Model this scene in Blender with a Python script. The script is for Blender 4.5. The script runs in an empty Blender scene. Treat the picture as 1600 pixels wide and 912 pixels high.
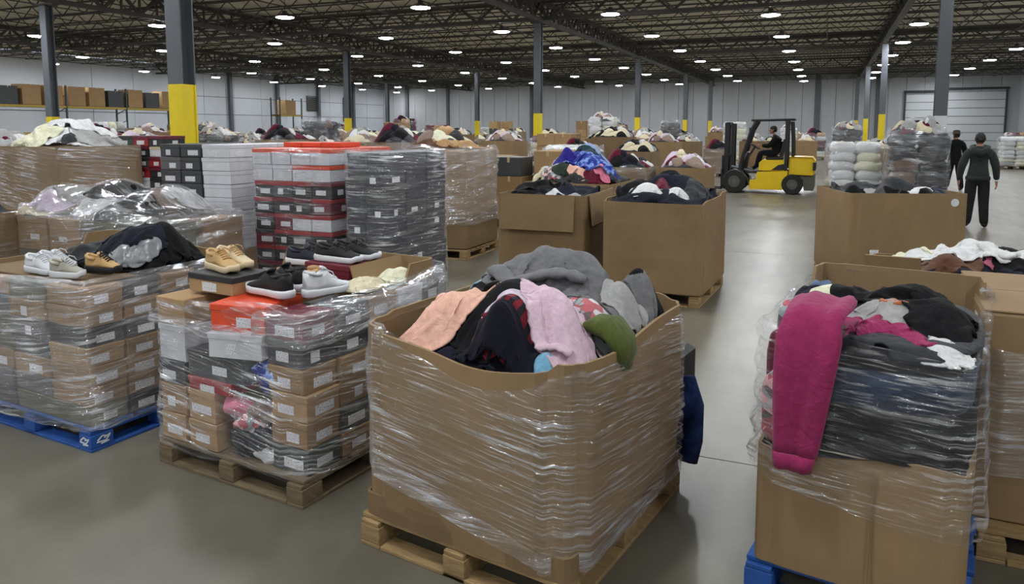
import bpy, bmesh, math, random
import numpy as np
from mathutils import Vector, Matrix

# ------------------------------------------------------------------ camera, world, exposure
scene = bpy.context.scene
COL = scene.collection
cam_d = bpy.data.cameras.new('camera')
cam_d.sensor_width = 36.0
cam_d.lens = 1160.0 / 1600.0 * 36.0
cam_d.shift_y = -130.0 / 1600.0
cam_d.clip_end = 300
cam = bpy.data.objects.new('camera', cam_d)
COL.objects.link(cam)
cam.location = (0, 0, 1.86)
cam.rotation_euler = (math.radians(90 - 6.2), 0, math.radians(22.9))
scene.camera = cam
w = bpy.data.worlds.new('world')
scene.world = w
w.use_nodes = True
w.node_tree.nodes['Background'].inputs[0].default_value = (0.75, 0.85, 1.0, 1)
w.node_tree.nodes['Background'].inputs[1].default_value = 0.3
LAMP_STRENGTH = 50.0
scene.view_settings.view_transform = 'Standard'
scene.view_settings.look = 'None'
scene.view_settings.gamma = 1.0
scene.view_settings.use_curve_mapping = False
scene.view_settings.exposure = 1.5
scene.cycles.transparent_max_bounces = 14
scene.cycles.max_bounces = 7

R = math.radians
rnd = random.Random(7)
ORD = ['zeroth', 'first', 'second', 'third', 'fourth', 'fifth', 'sixth', 'seventh', 'eighth', 'ninth', 'tenth', 'eleventh',
       'twelfth', 'thirteenth', 'fourteenth', 'fifteenth', 'sixteenth', 'seventeenth', 'eighteenth', 'nineteenth', 'twentieth',
       'twenty-first', 'twenty-second', 'twenty-third', 'twenty-fourth', 'twenty-fifth']

# ------------------------------------------------------------------ materials
def lin(c):
    return tuple(((v / 255) / 12.92 if v / 255 <= 0.04045 else (((v / 255) + 0.055) / 1.055) ** 2.4) for v in c)

_mats = {}
def nt(name):
    m = bpy.data.materials.new(name)
    m.use_nodes = True
    t = m.node_tree
    t.nodes.clear()
    out = t.nodes.new('ShaderNodeOutputMaterial')
    return m, t, out

def node(t, typ, **kw):
    n = t.nodes.new(typ)
    for k, v in kw.items():
        if k.startswith('i_'):
            key = k[2:]
            key = int(key) if key.isdigit() else key
            n.inputs[key].default_value = v
        else:
            setattr(n, k, v)
    return n

def rampn(t, stops):
    n = t.nodes.new('ShaderNodeValToRGB')
    el = n.color_ramp.elements
    while len(el) > 1:
        el.remove(el[-1])
    for i, (p, c) in enumerate(stops):
        e = el[0] if i == 0 else el.new(p)
        e.position = p
        e.color = (c[0], c[1], c[2], 1) if not isinstance(c, (int, float)) else (c, c, c, 1)
    return n

def surf(name, c, rough=0.6, metal=0.0, var=0.12, scale=6.0, bump=0.0, bscale=60.0, spec=0.5, stretch=(1, 1, 1), coat=0.0, sheen=0.0):
    """plain procedural surface: base colour with noise variation and fine relief"""
    if name in _mats:
        return _mats[name]
    m, t, out = nt(name)
    p = node(t, 'ShaderNodeBsdfPrincipled', i_Roughness=rough, i_Metallic=metal)
    p.inputs['Specular IOR Level'].default_value = spec
    p.inputs['Coat Weight'].default_value = coat
    p.inputs['Sheen Weight'].default_value = sheen
    c = lin(c)
    tc = node(t, 'ShaderNodeTexCoord')
    mp = node(t, 'ShaderNodeMapping')
    mp.inputs['Scale'].default_value = stretch
    t.links.new(tc.outputs['Object'], mp.inputs[0])
    n = node(t, 'ShaderNodeTexNoise', i_Scale=scale, i_Detail=5.0, i_Roughness=0.6)
    t.links.new(mp.outputs[0], n.inputs['Vector'])
    oi = node(t, 'ShaderNodeObjectInfo')
    r = rampn(t, [(0.25, tuple(v * (1 - var) for v in c)), (0.75, tuple(min(1, v * (1 + var)) for v in c))])
    t.links.new(n.outputs['Fac'], r.inputs[0])
    t.links.new(r.outputs[0], p.inputs['Base Color'])
    if bump > 0:
        n2 = node(t, 'ShaderNodeTexNoise', i_Scale=bscale, i_Detail=3.0)
        t.links.new(mp.outputs[0], n2.inputs['Vector'])
        b = node(t, 'ShaderNodeBump', i_Strength=bump, i_Distance=0.01)
        t.links.new(n2.outputs['Fac'], b.inputs['Height'])
        t.links.new(b.outputs[0], p.inputs['Normal'])
    t.links.new(p.outputs[0], out.inputs[0])
    _mats[name] = m
    return m

def fabric(c, kind='plain', c2=None):
    key = 'fabric_%d_%d_%d_%s' % (c[0], c[1], c[2], kind)
    if key in _mats:
        return _mats[key]
    m, t, out = nt(key)
    p = node(t, 'ShaderNodeBsdfPrincipled', i_Roughness=0.92)
    p.inputs['Specular IOR Level'].default_value = 0.15
    p.inputs['Sheen Weight'].default_value = 0.12 if sum(c) > 120 else 0.03
    tc = node(t, 'ShaderNodeTexCoord')
    n = node(t, 'ShaderNodeTexNoise', i_Scale=30.0, i_Detail=6.0, i_Roughness=0.7)
    t.links.new(tc.outputs['Object'], n.inputs['Vector'])
    cl = lin(c)
    r = rampn(t, [(0.3, tuple(v * 0.78 for v in cl)), (0.72, tuple(min(1, v * 1.15) for v in cl))])
    t.links.new(n.outputs['Fac'], r.inputs[0])
    col = r.outputs[0]
    if kind == 'print':
        v = node(t, 'ShaderNodeTexVoronoi', i_Scale=26.0)
        t.links.new(tc.outputs['Object'], v.inputs['Vector'])
        rr = rampn(t, [(0.0, lin((20, 20, 24))), (0.2, lin((170, 40, 60))), (0.36, lin((205, 205, 210))), (0.55, lin((235, 170, 175))),
                       (0.75, lin((120, 150, 150)))])
        rr.color_ramp.interpolation = 'CONSTANT'
        sep = node(t, 'ShaderNodeSeparateColor')
        t.links.new(v.outputs['Color'], sep.inputs[0])
        t.links.new(sep.outputs[0], rr.inputs[0])
        mx = node(t, 'ShaderNodeMix', data_type='RGBA', i_0=0.8)
        t.links.new(col, mx.inputs[6]); t.links.new(rr.outputs[0], mx.inputs[7])
        col = mx.outputs[2]
    if kind in ('floral', 'plaid', 'denim'):
        if kind == 'plaid':
            n3 = node(t, 'ShaderNodeTexWave', i_Scale=9.0, i_Distortion=1.5)
        else:
            n3 = node(t, 'ShaderNodeTexNoise', i_Scale=14.0 if kind == 'floral' else 7.0, i_Detail=3.0)
        t.links.new(tc.outputs['Object'], n3.inputs['Vector'])
        c2l = lin(c2 or (230, 230, 230))
        rr = rampn(t, [(0.5, 0.0), (0.58, 1.0)] if kind != 'denim' else [(0.4, 0.0), (0.75, 1.0)])
        t.links.new(n3.outputs[0] if kind == 'plaid' else n3.outputs['Fac'], rr.inputs[0])
        mx = node(t, 'ShaderNodeMix', data_type='RGBA')
        t.links.new(rr.outputs[0], mx.inputs[0])
        t.links.new(col, mx.inputs[6]); mx.inputs[7].default_value = (*c2l, 1)
        col = mx.outputs[2]
    t.links.new(col, p.inputs['Base Color'])
    n2 = node(t, 'ShaderNodeTexNoise', i_Scale=11.0, i_Detail=5.0, i_Roughness=0.55, i_Distortion=1.6)
    t.links.new(tc.outputs['Object'], n2.inputs['Vector'])
    b = node(t, 'ShaderNodeBump', i_Strength=0.5, i_Distance=0.02)
    t.links.new(n2.outputs['Fac'], b.inputs['Height'])
    t.links.new(b.outputs[0], p.inputs['Normal'])
    t.links.new(p.outputs[0], out.inputs[0])
    _mats[key] = m
    return m

def film_mat(name, haze=0.08, streak=0.90, tilt=0.12, su=2.2, sv=46.0, rough=0.11):
    """stretch film: mostly clear, glossy wrinkles round the load, their reflections partly painted as white streaks"""
    if name in _mats:
        return _mats[name]
    m, t, out = nt(name)
    uv = node(t, 'ShaderNodeUVMap')
    mp = node(t, 'ShaderNodeMapping')
    mp.inputs['Rotation'].default_value = (0, 0, tilt)
    t.links.new(uv.outputs[0], mp.inputs[0])
    mp2 = node(t, 'ShaderNodeMapping')
    mp2.inputs['Scale'].default_value = (su, sv, 1)
    t.links.new(mp.outputs[0], mp2.inputs[0])
    n = node(t, 'ShaderNodeTexNoise', i_Scale=1.0, i_Detail=4.0, i_Roughness=0.6, i_Distortion=0.35)
    t.links.new(mp2.outputs[0], n.inputs['Vector'])
    # larger patches where the creases and their painted white streaks gather
    n2 = node(t, 'ShaderNodeTexNoise', i_Scale=2.6, i_Detail=3.0)
    t.links.new(mp.outputs[0], n2.inputs['Vector'])
    mp3 = node(t, 'ShaderNodeMapping')
    mp3.inputs['Scale'].default_value = (su * 2.2, sv * 2.4, 1)
    t.links.new(mp.outputs[0], mp3.inputs[0])
    nf = node(t, 'ShaderNodeTexNoise', i_Scale=1.0, i_Detail=2.0, i_Roughness=0.5, i_Distortion=0.2)
    t.links.new(mp3.outputs[0], nf.inputs['Vector'])
    rf = rampn(t, [(0.56, 0.0), (0.66, 0.8)])
    t.links.new(nf.outputs['Fac'], rf.inputs[0])
    r1a = rampn(t, [(0.52, 0.0), (0.62, 1.0)])
    t.links.new(n.outputs['Fac'], r1a.inputs[0])
    r1 = node(t, 'ShaderNodeMath', operation='MAXIMUM')
    t.links.new(r1a.outputs[0], r1.inputs[0]); t.links.new(rf.outputs[0], r1.inputs[1])
    r2 = rampn(t, [(0.40, 0.18), (0.60, 1.0)])
    t.links.new(n2.outputs['Fac'], r2.inputs[0])
    mul = node(t, 'ShaderNodeMath', operation='MULTIPLY')
    t.links.new(r1.outputs[0], mul.inputs[0]); t.links.new(r2.outputs[0], mul.inputs[1])
    fac = node(t, 'ShaderNodeMath', operation='MULTIPLY_ADD')
    fac.inputs[1].default_value = streak
    fac.inputs[2].default_value = haze
    t.links.new(mul.outputs[0], fac.inputs[0])
    bump = node(t, 'ShaderNodeBump', i_Strength=0.9, i_Distance=0.02)
    t.links.new(n.outputs['Fac'], bump.inputs['Height'])
    gl = node(t, 'ShaderNodeBsdfGlossy', i_Roughness=rough)
    gl.inputs['Color'].default_value = (0.95, 0.97, 1.0, 1)
    t.links.new(bump.outputs[0], gl.inputs['Normal'])
    df = node(t, 'ShaderNodeBsdfTranslucent')
    df.inputs['Color'].default_value = (0.9, 0.92, 0.96, 1)
    dd = node(t, 'ShaderNodeBsdfDiffuse')
    dd.inputs['Color'].default_value = (0.9, 0.92, 0.96, 1)  # white diffuse share paints reflected light into the wrinkle streaks
    md = node(t, 'ShaderNodeMixShader', i_0=0.6)
    t.links.new(df.outputs[0], md.inputs[1]); t.links.new(dd.outputs[0], md.inputs[2])
    mg = node(t, 'ShaderNodeMixShader', i_0=0.60)
    t.links.new(md.outputs[0], mg.inputs[1]); t.links.new(gl.outputs[0], mg.inputs[2])
    tr = node(t, 'ShaderNodeBsdfTransparent')
    tr.inputs['Color'].default_value = (0.97, 0.97, 0.98, 1)
    mx = node(t, 'ShaderNodeMixShader')
    t.links.new(fac.outputs[0], mx.inputs[0])
    t.links.new(tr.outputs[0], mx.inputs[1]); t.links.new(mg.outputs[0], mx.inputs[2])
    t.links.new(mx.outputs[0], out.inputs[0])
    _mats[name] = m
    return m

def emit(name, c, s):
    m, t, out = nt(name)
    e = node(t, 'ShaderNodeEmission')
    e.inputs[0].default_value = (*c, 1)
    e.inputs[1].default_value = s
    t.links.new(e.outputs[0], out.inputs[0])
    return m

def card(name, c, var=0.10):
    """corrugated fibreboard: faint flutes, blotches and scuffs"""
    if name in _mats:
        return _mats[name]
    m, t, out = nt(name)
    p = node(t, 'ShaderNodeBsdfPrincipled', i_Roughness=0.78)
    p.inputs['Specular IOR Level'].default_value = 0.25
    tc = node(t, 'ShaderNodeTexCoord')
    n = node(t, 'ShaderNodeTexNoise', i_Scale=2.3, i_Detail=6.0, i_Roughness=0.62)
    t.links.new(tc.outputs['Object'], n.inputs['Vector'])
    cl = lin(c)
    r = rampn(t, [(0.3, tuple(v * (1 - var) for v in cl)), (0.7, tuple(v * (1 + var) for v in cl))])
    t.links.new(n.outputs['Fac'], r.inputs[0])
    mp = node(t, 'ShaderNodeMapping')
    mp.inputs['Scale'].default_value = (60, 60, 1.2)
    t.links.new(tc.outputs['Object'], mp.inputs[0])
    n2 = node(t, 'ShaderNodeTexNoise', i_Scale=1.6, i_Detail=2.0)
    t.links.new(mp.outputs[0], n2.inputs['Vector'])
    mx = node(t, 'ShaderNodeMix', data_type='RGBA', i_0=0.09)
    mx.blend_type = 'OVERLAY'
    t.links.new(r.outputs[0], mx.inputs[6]); t.links.new(n2.outputs['Color'], mx.inputs[7])
    hs = node(t, 'ShaderNodeHueSaturation', i_Saturation=0.97)
    t.links.new(mx.outputs[2], hs.inputs['Color'])
    t.links.new(hs.outputs[0], p.inputs['Base Color'])
    n3 = node(t, 'ShaderNodeTexNoise', i_Scale=3.0, i_Detail=3.0)
    t.links.new(tc.outputs['Object'], n3.inputs['Vector'])
    b = node(t, 'ShaderNodeBump', i_Strength=0.35, i_Distance=0.03)
    t.links.new(n3.outputs['Fac'], b.inputs['Height'])
    t.links.new(b.outputs[0], p.inputs['Normal'])
    t.links.new(p.outputs[0], out.inputs[0])
    _mats[name] = m
    return m

def label_mat():
    m, t, out = nt('printed_label')
    p = node(t, 'ShaderNodeBsdfPrincipled', i_Roughness=0.5)
    tc = node(t, 'ShaderNodeTexCoord')
    mp = node(t, 'ShaderNodeMapping')
    mp.inputs['Scale'].default_value = (7, 5, 1)
    t.links.new(tc.outputs['UV'], mp.inputs[0])
    v = node(t, 'ShaderNodeTexNoise', i_Scale=1.6, i_Detail=2.0)
    t.links.new(mp.outputs[0], v.inputs['Vector'])
    r = rampn(t, [(0.34, (0.12, 0.12, 0.13)), (0.42, (0.72, 0.72, 0.74)), (0.75, (0.80, 0.80, 0.82))])
    t.links.new(v.outputs['Fac'], r.inputs[0])
    t.links.new(r.outputs[0], p.inputs['Base Color'])
    t.links.new(p.outputs[0], out.inputs[0])
    return m
LABEL = label_mat()

def concrete():
    m, t, out = nt('polished_concrete')
    p = node(t, 'ShaderNodeBsdfPrincipled')
    p.inputs['Specular IOR Level'].default_value = 0.5
    geo = node(t, 'ShaderNodeNewGeometry')
    n = node(t, 'ShaderNodeTexNoise', i_Scale=0.55, i_Detail=8.0, i_Roughness=0.62)
    n2 = node(t, 'ShaderNodeTexNoise', i_Scale=9.0, i_Detail=6.0, i_Roughness=0.7)
    mp = node(t, 'ShaderNodeMapping')
    mp.inputs['Scale'].default_value = (3.0, 0.5, 1)
    mp.inputs['Rotation'].default_value = (0, 0, 0.25)
    t.links.new(geo.outputs['Position'], mp.inputs[0])
    n3 = node(t, 'ShaderNodeTexNoise', i_Scale=1.2, i_Detail=6.0, i_Roughness=0.65)
    t.links.new(mp.outputs[0], n3.inputs['Vector'])
    for k in (n, n2):
        t.links.new(geo.outputs['Position'], k.inputs['Vector'])
    a = lin((88, 84, 72)); b = lin((124, 118, 104))
    r = rampn(t, [(0.3, a), (0.7, b)])
    t.links.new(n.outputs['Fac'], r.inputs[0])
    r2 = rampn(t, [(0.3, 0.86), (0.62, 1.04)])
    t.links.new(n2.outputs['Fac'], r2.inputs[0])
    mx = node(t, 'ShaderNodeMix', data_type='RGBA', i_0=0.6)
    mx.blend_type = 'MULTIPLY'
    t.links.new(r.outputs[0], mx.inputs[6]); t.links.new(r2.outputs[0], mx.inputs[7])
    t.links.new(mx.outputs[2], p.inputs['Base Color'])
    r3 = rampn(t, [(0.3, 0.29), (0.7, 0.37)])
    t.links.new(n3.outputs['Fac'], r3.inputs[0])
    t.links.new(r3.outputs[0], p.inputs['Roughness'])
    t.links.new(p.outputs[0], out.inputs[0])
    return m

KRAFT = card('kraft_board', (140, 115, 82))
KRAFT2 = card('kraft_board_dark', (124, 101, 72))
WOOD = surf('pallet_wood', (150, 124, 84), 0.8, var=0.35, scale=5, bump=0.4, bscale=30, stretch=(1, 6, 6))
WOOD_D = surf('pallet_wood_grey', (112, 96, 72), 0.85, var=0.35, scale=5, bump=0.4, bscale=30, stretch=(1, 6, 6))
BLUEWOOD = surf('blue_painted_wood', (30, 78, 150), 0.7, var=0.25, scale=6, bump=0.3, bscale=40)
STEEL = surf('grey_painted_steel', (88, 92, 98), 0.5, var=0.12, scale=2)
DSTEEL = surf('dark_joist_steel', (74, 71, 66), 0.6, var=0.2, scale=1.5)
YEL = surf('safety_yellow_paint', (226, 200, 20), 0.45, var=0.08, scale=3)
WHITEP = surf('white_paint', (215, 217, 220), 0.5, var=0.05, scale=2)
BLACKM = surf('black_metal', (26, 26, 28), 0.45, var=0.2)
RUBBER = surf('tyre_rubber', (38, 37, 36), 0.85, var=0.25, scale=12, bump=0.3)

# ------------------------------------------------------------------ mesh helpers
class MB:
    def __init__(s):
        s.v, s.f, s.m, s.uv = [], [], [], None
    def add(s, vs, fs, mi=0):
        o = len(s.v)
        s.v += [tuple(v) for v in vs]
        s.f += [tuple(i + o for i in f) for f in fs]
        s.m += [mi] * len(fs)
        return s
    def box(s, c, d, rz=0.0, mi=0, taper=1.0, rx=0.0, ry=0.0):
        hx, hy, hz = d[0] / 2, d[1] / 2, d[2] / 2
        M = Matrix.Rotation(rz, 3, 'Z') @ Matrix.Rotation(ry, 3, 'Y') @ Matrix.Rotation(rx, 3, 'X')
        vs = []
        for z in (-1, 1):
            k = taper if z > 0 else 1.0
            for x, y in ((-1, -1), (1, -1), (1, 1), (-1, 1)):
                p = M @ Vector((x * hx * k, y * hy * k, z * hz))
                vs.append((p.x + c[0], p.y + c[1], p.z + c[2]))
        return s.add(vs, [(3, 2, 1, 0), (4, 5, 6, 7), (0, 1, 5, 4), (1, 2, 6, 5), (2, 3, 7, 6), (3, 0, 4, 7)], mi)
    def cbox(s, c, d, b=0.01, mi=0, rz=0.0):
        """box with chamfered vertical and horizontal edges"""
        hx, hy, hz = d[0] / 2, d[1] / 2, d[2] / 2
        cs, sn = math.cos(rz), math.sin(rz)
        rings = []
        for z, k in ((-hz, b), (-hz + b, 0), (hz - b, 0), (hz, b)):
            x, y = hx - k, hy - k
            bb = b * 0.7
            ring = [(-x + bb, -y), (x - bb, -y), (x, -y + bb), (x, y - bb), (x - bb, y), (-x + bb, y), (-x, y - bb), (-x, -y + bb)]
            rings.append([(c[0] + p[0] * cs - p[1] * sn, c[1] + p[0] * sn + p[1] * cs, c[2] + z) for p in ring])
        return s.loft(rings, mi=mi)
    def loft(s, rings, mi=0, caps=True, closed=True):
        n = len(rings[0])
        vs = [p for r in rings for p in r]
        fs = []
        for k in range(len(rings) - 1):
            for i in range(n if closed else n - 1):
                j = (i + 1) % n
                fs.append((k * n + i, k * n + j, (k + 1) * n + j, (k + 1) * n + i))
        if caps and closed:
            fs.append(tuple(range(n - 1, -1, -1)))
            fs.append(tuple((len(rings) - 1) * n + i for i in range(n)))
        return s.add(vs, fs, mi)
    def cyl(s, a, b, r, n=12, r2=None, mi=0, caps=True):
        a, b = Vector(a), Vector(b)
        return s.tube([a, b], [r, r if r2 is None else r2], n, mi, caps)
    def tube(s, path, r, n=8, mi=0, caps=True):
        path = [Vector(p) for p in path]
        rr = r if isinstance(r, (list, tuple)) else [r] * len(path)
        rings = []
        up = None
        for i, p in enumerate(path):
            d = (path[min(i + 1, len(path) - 1)] - path[max(i - 1, 0)])
            d.normalize()
            if up is None:
                up = Vector((0, 0, 1)) if abs(d.z) < 0.9 else Vector((1, 0, 0))
            x = d.cross(up)
            if x.length < 1e-5:
                x = d.cross(Vector((0, 1, 0)))
            x.normalize()
            up = x.cross(d)
            ri = rr[i]
            rx, ry = ri if isinstance(ri, tuple) else (ri, ri)
            rings.append([tuple(p + x * math.cos(2 * math.pi * k / n) * rx + up * math.sin(2 * math.pi * k / n) * ry) for k in range(n)])
        return s.loft(rings, mi, caps)
    def bar(s, a, b, wd, mi=0):
        """square bar, four sides only"""
        a, b = Vector(a), Vector(b)
        d = (b - a).normalized()
        up = Vector((0, 0, 1)) if abs(d.z) < 0.95 else Vector((1, 0, 0))
        x = d.cross(up).normalized() * wd / 2
        y = x.cross(d).normalized() * wd / 2
        ring = lambda p: [tuple(p + x + y), tuple(p - x + y), tuple(p - x - y), tuple(p + x - y)]
        return s.loft([ring(a), ring(b)], mi, caps=False)
    def mesh(s, name, mats, smooth=False, uvs=None):
        me = bpy.data.meshes.new(name)
        me.from_pydata(s.v, [], s.f)
        for m in (mats if isinstance(mats, (list, tuple)) else [mats]):
            me.materials.append(m)
        if any(s.m):
            me.polygons.foreach_set('material_index', s.m)
        if smooth:
            me.polygons.foreach_set('use_smooth', [True] * len(me.polygons))
        if uvs is not None:
            l = me.uv_layers.new(name='UVMap')
            li = np.zeros(len(me.loops), dtype=np.int32)
            me.loops.foreach_get('vertex_index', li)
            l.data.foreach_set('uv', np.asarray(uvs, dtype=np.float32)[li].ravel())
        me.update()
        return me

def obj(name, me, parent=None, loc=(0, 0, 0), rz=0.0, label=None, cat=None, group=None, kind=None):
    o = bpy.data.objects.new(name, me)
    COL.objects.link(o)
    o.location = loc
    o.rotation_euler = (0, 0, rz)
    if parent is not None:
        o.parent = parent
    if label:
        o['label'] = label
    if cat:
        o['category'] = cat
    if group:
        o['group'] = group
    if kind:
        o['kind'] = kind
    return o

def copy_tree(o, parent=None):
    c = o.copy()
    COL.objects.link(c)
    if parent is not None:
        c.parent = parent
    for ch in list(o.children):
        copy_tree(ch, c)
    return c

def l2w(loc, rz, p):
    c, s_ = math.cos(rz), math.sin(rz)
    return (loc[0] + p[0] * c - p[1] * s_, loc[1] + p[0] * s_ + p[1] * c, loc[2] + p[2])

# ------------------------------------------------------------------ room shell
X0, X1, Y0, Y1, ZD = -50.0, 15.5, -18.0, 78.0, 7.0
WALLM = surf('white_wall_panel', (196, 201, 208), 0.45, var=0.06, scale=0.8, bump=0.05, bscale=3, stretch=(1, 1, 0.3))
WALLB = surf('grey_wall_panel', (178, 180, 184), 0.45, var=0.08, scale=0.8, stretch=(1, 1, 0.3))
SEAM = surf('panel_seam_dark', (96, 98, 102), 0.6)
CONC = concrete()
JOINT = surf('floor_joint', (70, 66, 58), 0.9)
mb = MB().box(((X0 + X1) / 2, (Y0 + Y1) / 2, -0.16), (X1 - X0, Y1 - Y0, 0.30))
floor = obj('floor', mb.mesh('floor', JOINT), kind='structure')
nx, ny = 9, 13
sx, sy = (X1 - X0) / nx, (Y1 - Y0) / ny
slab = MB().box((0, 0, -0.02), (sx - 0.008, sy - 0.008, 0.04)).mesh('floor_slab', CONC)
for i in range(nx):
    for j in range(ny):
        obj('floor_slab', slab, floor, (X0 + (i + 0.5) * sx, Y0 + (j + 0.5) * sy, 0))

DECK = surf('roof_deck', (222, 217, 202), 0.7, var=0.18, scale=0.7)
mb = MB().box(((X0 + X1) / 2, (Y0 + Y1) / 2, ZD + 0.15), (X1 - X0 + 0.4, Y1 - Y0 + 0.4, 0.2))
ceiling = obj('ceiling', mb.mesh('ceiling', DECK), kind='structure')
# steel deck flutes: proud ribs running across the joists
rib = MB().box((0, 0, 0), (0.09, Y1 - Y0, 0.05)).mesh('deck_rib', DECK)
for i in range(int((X1 - X0) / 1.0)):
    obj('deck_rib', rib, ceiling, (X0 + 0.5 + i * 1.0, (Y0 + Y1) / 2, ZD + 0.03))
# open-web joists along X
mb = MB()
L = X1 - X0
for zz, wd in ((ZD - 0.03, 0.06), (ZD - 0.52, 0.05)):
    mb.bar((X0, 0, zz), (X1, 0, zz), wd)
n = int(L / 0.62)
for k in range(n):
    xa, xb = X0 + L * k / n, X0 + L * (k + 1) / n
    za, zb = (ZD - 0.03, ZD - 0.52) if k % 2 == 0 else (ZD - 0.52, ZD - 0.03)
    mb.bar((xa, 0, za), (xb, 0, zb), 0.032)
joist = mb.mesh('joist', DSTEEL)
y = Y0 + 0.8
while y < Y1:
    obj('joist', joist, ceiling, (0, y, 0))
    y += 2.05
# bridging rods along Y
mb = MB()
mb.bar((0, Y0, 0), (0, Y1, 0), 0.04)
brd = mb.mesh('bridging_rod', DSTEEL)
for i in range(int(L / 2.7)):
    obj('bridging_rod', brd, ceiling, (X0 + 1.2 + i * 2.7, 0, ZD - 0.58))
# truss girders along Y over the column rows
GX = [2.45, -10.75, -24.4, -38.0]
mb = MB()
for zz, wd in ((ZD - 0.12, 0.18), (ZD - 0.85, 0.16)):
    mb.bar((0, Y0, zz), (0, Y1, zz), wd)
n = int((Y1 - Y0) / 0.8)
for k in range(n):
    ya, yb = Y0 + (Y1 - Y0) * k / n, Y0 + (Y1 - Y0) * (k + 1) / n
    mb.bar((0, ya, ZD - 0.12), (0, ya, ZD - 0.85), 0.07)
    za, zb = (ZD - 0.12, ZD - 0.85) if k % 2 == 0 else (ZD - 0.85, ZD - 0.12)
    mb.bar((0, ya, za), (0, yb, zb), 0.10)
gird = mb.mesh('girder', DSTEEL)
for gx in GX:
    obj('girder', gird, ceiling, (gx, 0, 0))
# cross girders between the columns
mb = MB()
for zz, wd in ((ZD - 0.12, 0.16), (ZD - 0.78, 0.14)):
    mb.bar((X0, 0, zz), (X1, 0, zz), wd)
n = int(L / 0.8)
for k in range(n):
    xa, xb = X0 + L * k / n, X0 + L * (k + 1) / n
    za, zb = (ZD - 0.12, ZD - 0.78) if k % 2 == 0 else (ZD - 0.78, ZD - 0.12)
    mb.bar((xa, 0, za), (xb, 0, zb), 0.09)
xg = mb.mesh('cross_girder', DSTEEL)
for gy in (10.3, 28.5, 44.7, 59.4):
    obj('cross_girder', xg, ceiling, (0, gy, 0))

def wall(name, a, b, h, mat, pw, rows=(0,)):
    """wall backing plus vertical panels, each its own piece, with recessed seams"""
    a, b = Vector(a), Vector(b)
    Ln = (b - a).length
    ang = math.atan2(b.y - a.y, b.x - a.x)
    mid = (a + b) / 2
    o = obj(name, MB().box((0, 0.12, h / 2), (Ln, 0.16, h)).mesh(name, SEAM), loc=(mid.x, mid.y, 0), rz=ang, kind='structure')
    n = max(1, round(Ln / pw))
    w_ = Ln / n
    zs = list(rows) + [h]
    for r in range(len(zs) - 1):
        hh = zs[r + 1] - zs[r]
        me = MB().box((0, 0, hh / 2), (w_ - 0.04, 0.08, hh - 0.05)).mesh('wall_panel', mat)
        for i in range(n):
            obj('wall_panel', me, o, (-Ln / 2 + (i + 0.5) * w_, 0, zs[r]))
    return o
wall_back = wall('wall_back', (X0, Y1, 0), (X1, Y1, 0), ZD, WALLB, 1.5)
wall_left = wall('wall_left', (X0, Y0, 0), (X0, Y1, 0), ZD, WALLM, 3.6, (0, 3.05, 4.6))
wall_right = wall('wall_right', (X1, Y1, 0), (X1, Y0, 0), ZD, WALLM, 3.6)
wall_front = wall('wall_front', (X1, Y0, 0), (X0, Y0, 0), ZD, WALLM, 3.6)

# dock doors in the back wall
DOORM = surf('door_white', (206, 210, 214), 0.4, var=0.04)
DOORF = surf('door_frame_dark', (62, 64, 68), 0.5)
for k, (xa, xb, hz) in enumerate(((6.55, 9.0, 4.9), (9.65, 14.4, 5.1))):
    cx_ = (xa + xb) / 2
    d = obj('door_%d' % (k + 1), MB().box((0, 0.0, hz / 2), (xb - xa, 0.05, hz)).mesh('door', SEAM), loc=(cx_, Y1 - 0.09, 0), kind='structure')
    npan = 7
    ph = hz / npan
    pm = MB().cbox((0, 0, 0), (xb - xa - 0.04, 0.06, ph - 0.05), 0.012).mesh('door_panel', DOORM)
    for i in range(npan):
        obj('door_panel', pm, d, (0, -0.03, (i + 0.5) * ph))
    for sgn in (-1, 1):
        obj('door_track', MB().box((0, 0, 0), (0.16, 0.16, hz + 0.3)).mesh('door_track', DOORF), d, (sgn * (xb - xa) / 2 + sgn * 0.06, -0.06, hz / 2 + 0.15))
    obj('door_shaft', MB().cyl((-(xb - xa) / 2 - 0.2, 0, 0), ((xb - xa) / 2 + 0.2, 0, 0), 0.10, 10).mesh('door_shaft', DOORF), d, (0, -0.2, hz + 0.28))
# narrow doors and pilasters on the far walls
for k, (x, z, wd) in enumerate(((-46.5, 7, 0.35), (-41.0, 7, 0.3), (-30.5, 7, 0.3), (-13.5, 7, 0.35), (-1.0, 7, 0.5), (4.2, 7, 0.35))):
    obj('trim_%d' % (k + 1), MB().box((0, 0, z / 2), (wd, 0.3, z)).mesh('pilaster', STEEL), loc=(x, Y1 - 0.22, 0), kind='structure')
for k, y in enumerate((46.5, 52.5, 58.8, 65.2, 71.5)):
    obj('trim_%d' % (k + 7), MB().box((0, 0, 3.5), (0.3, 0.32, 7.0)).mesh('pilaster', STEEL), loc=(X0 + 0.22, y, 0), kind='structure')

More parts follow.
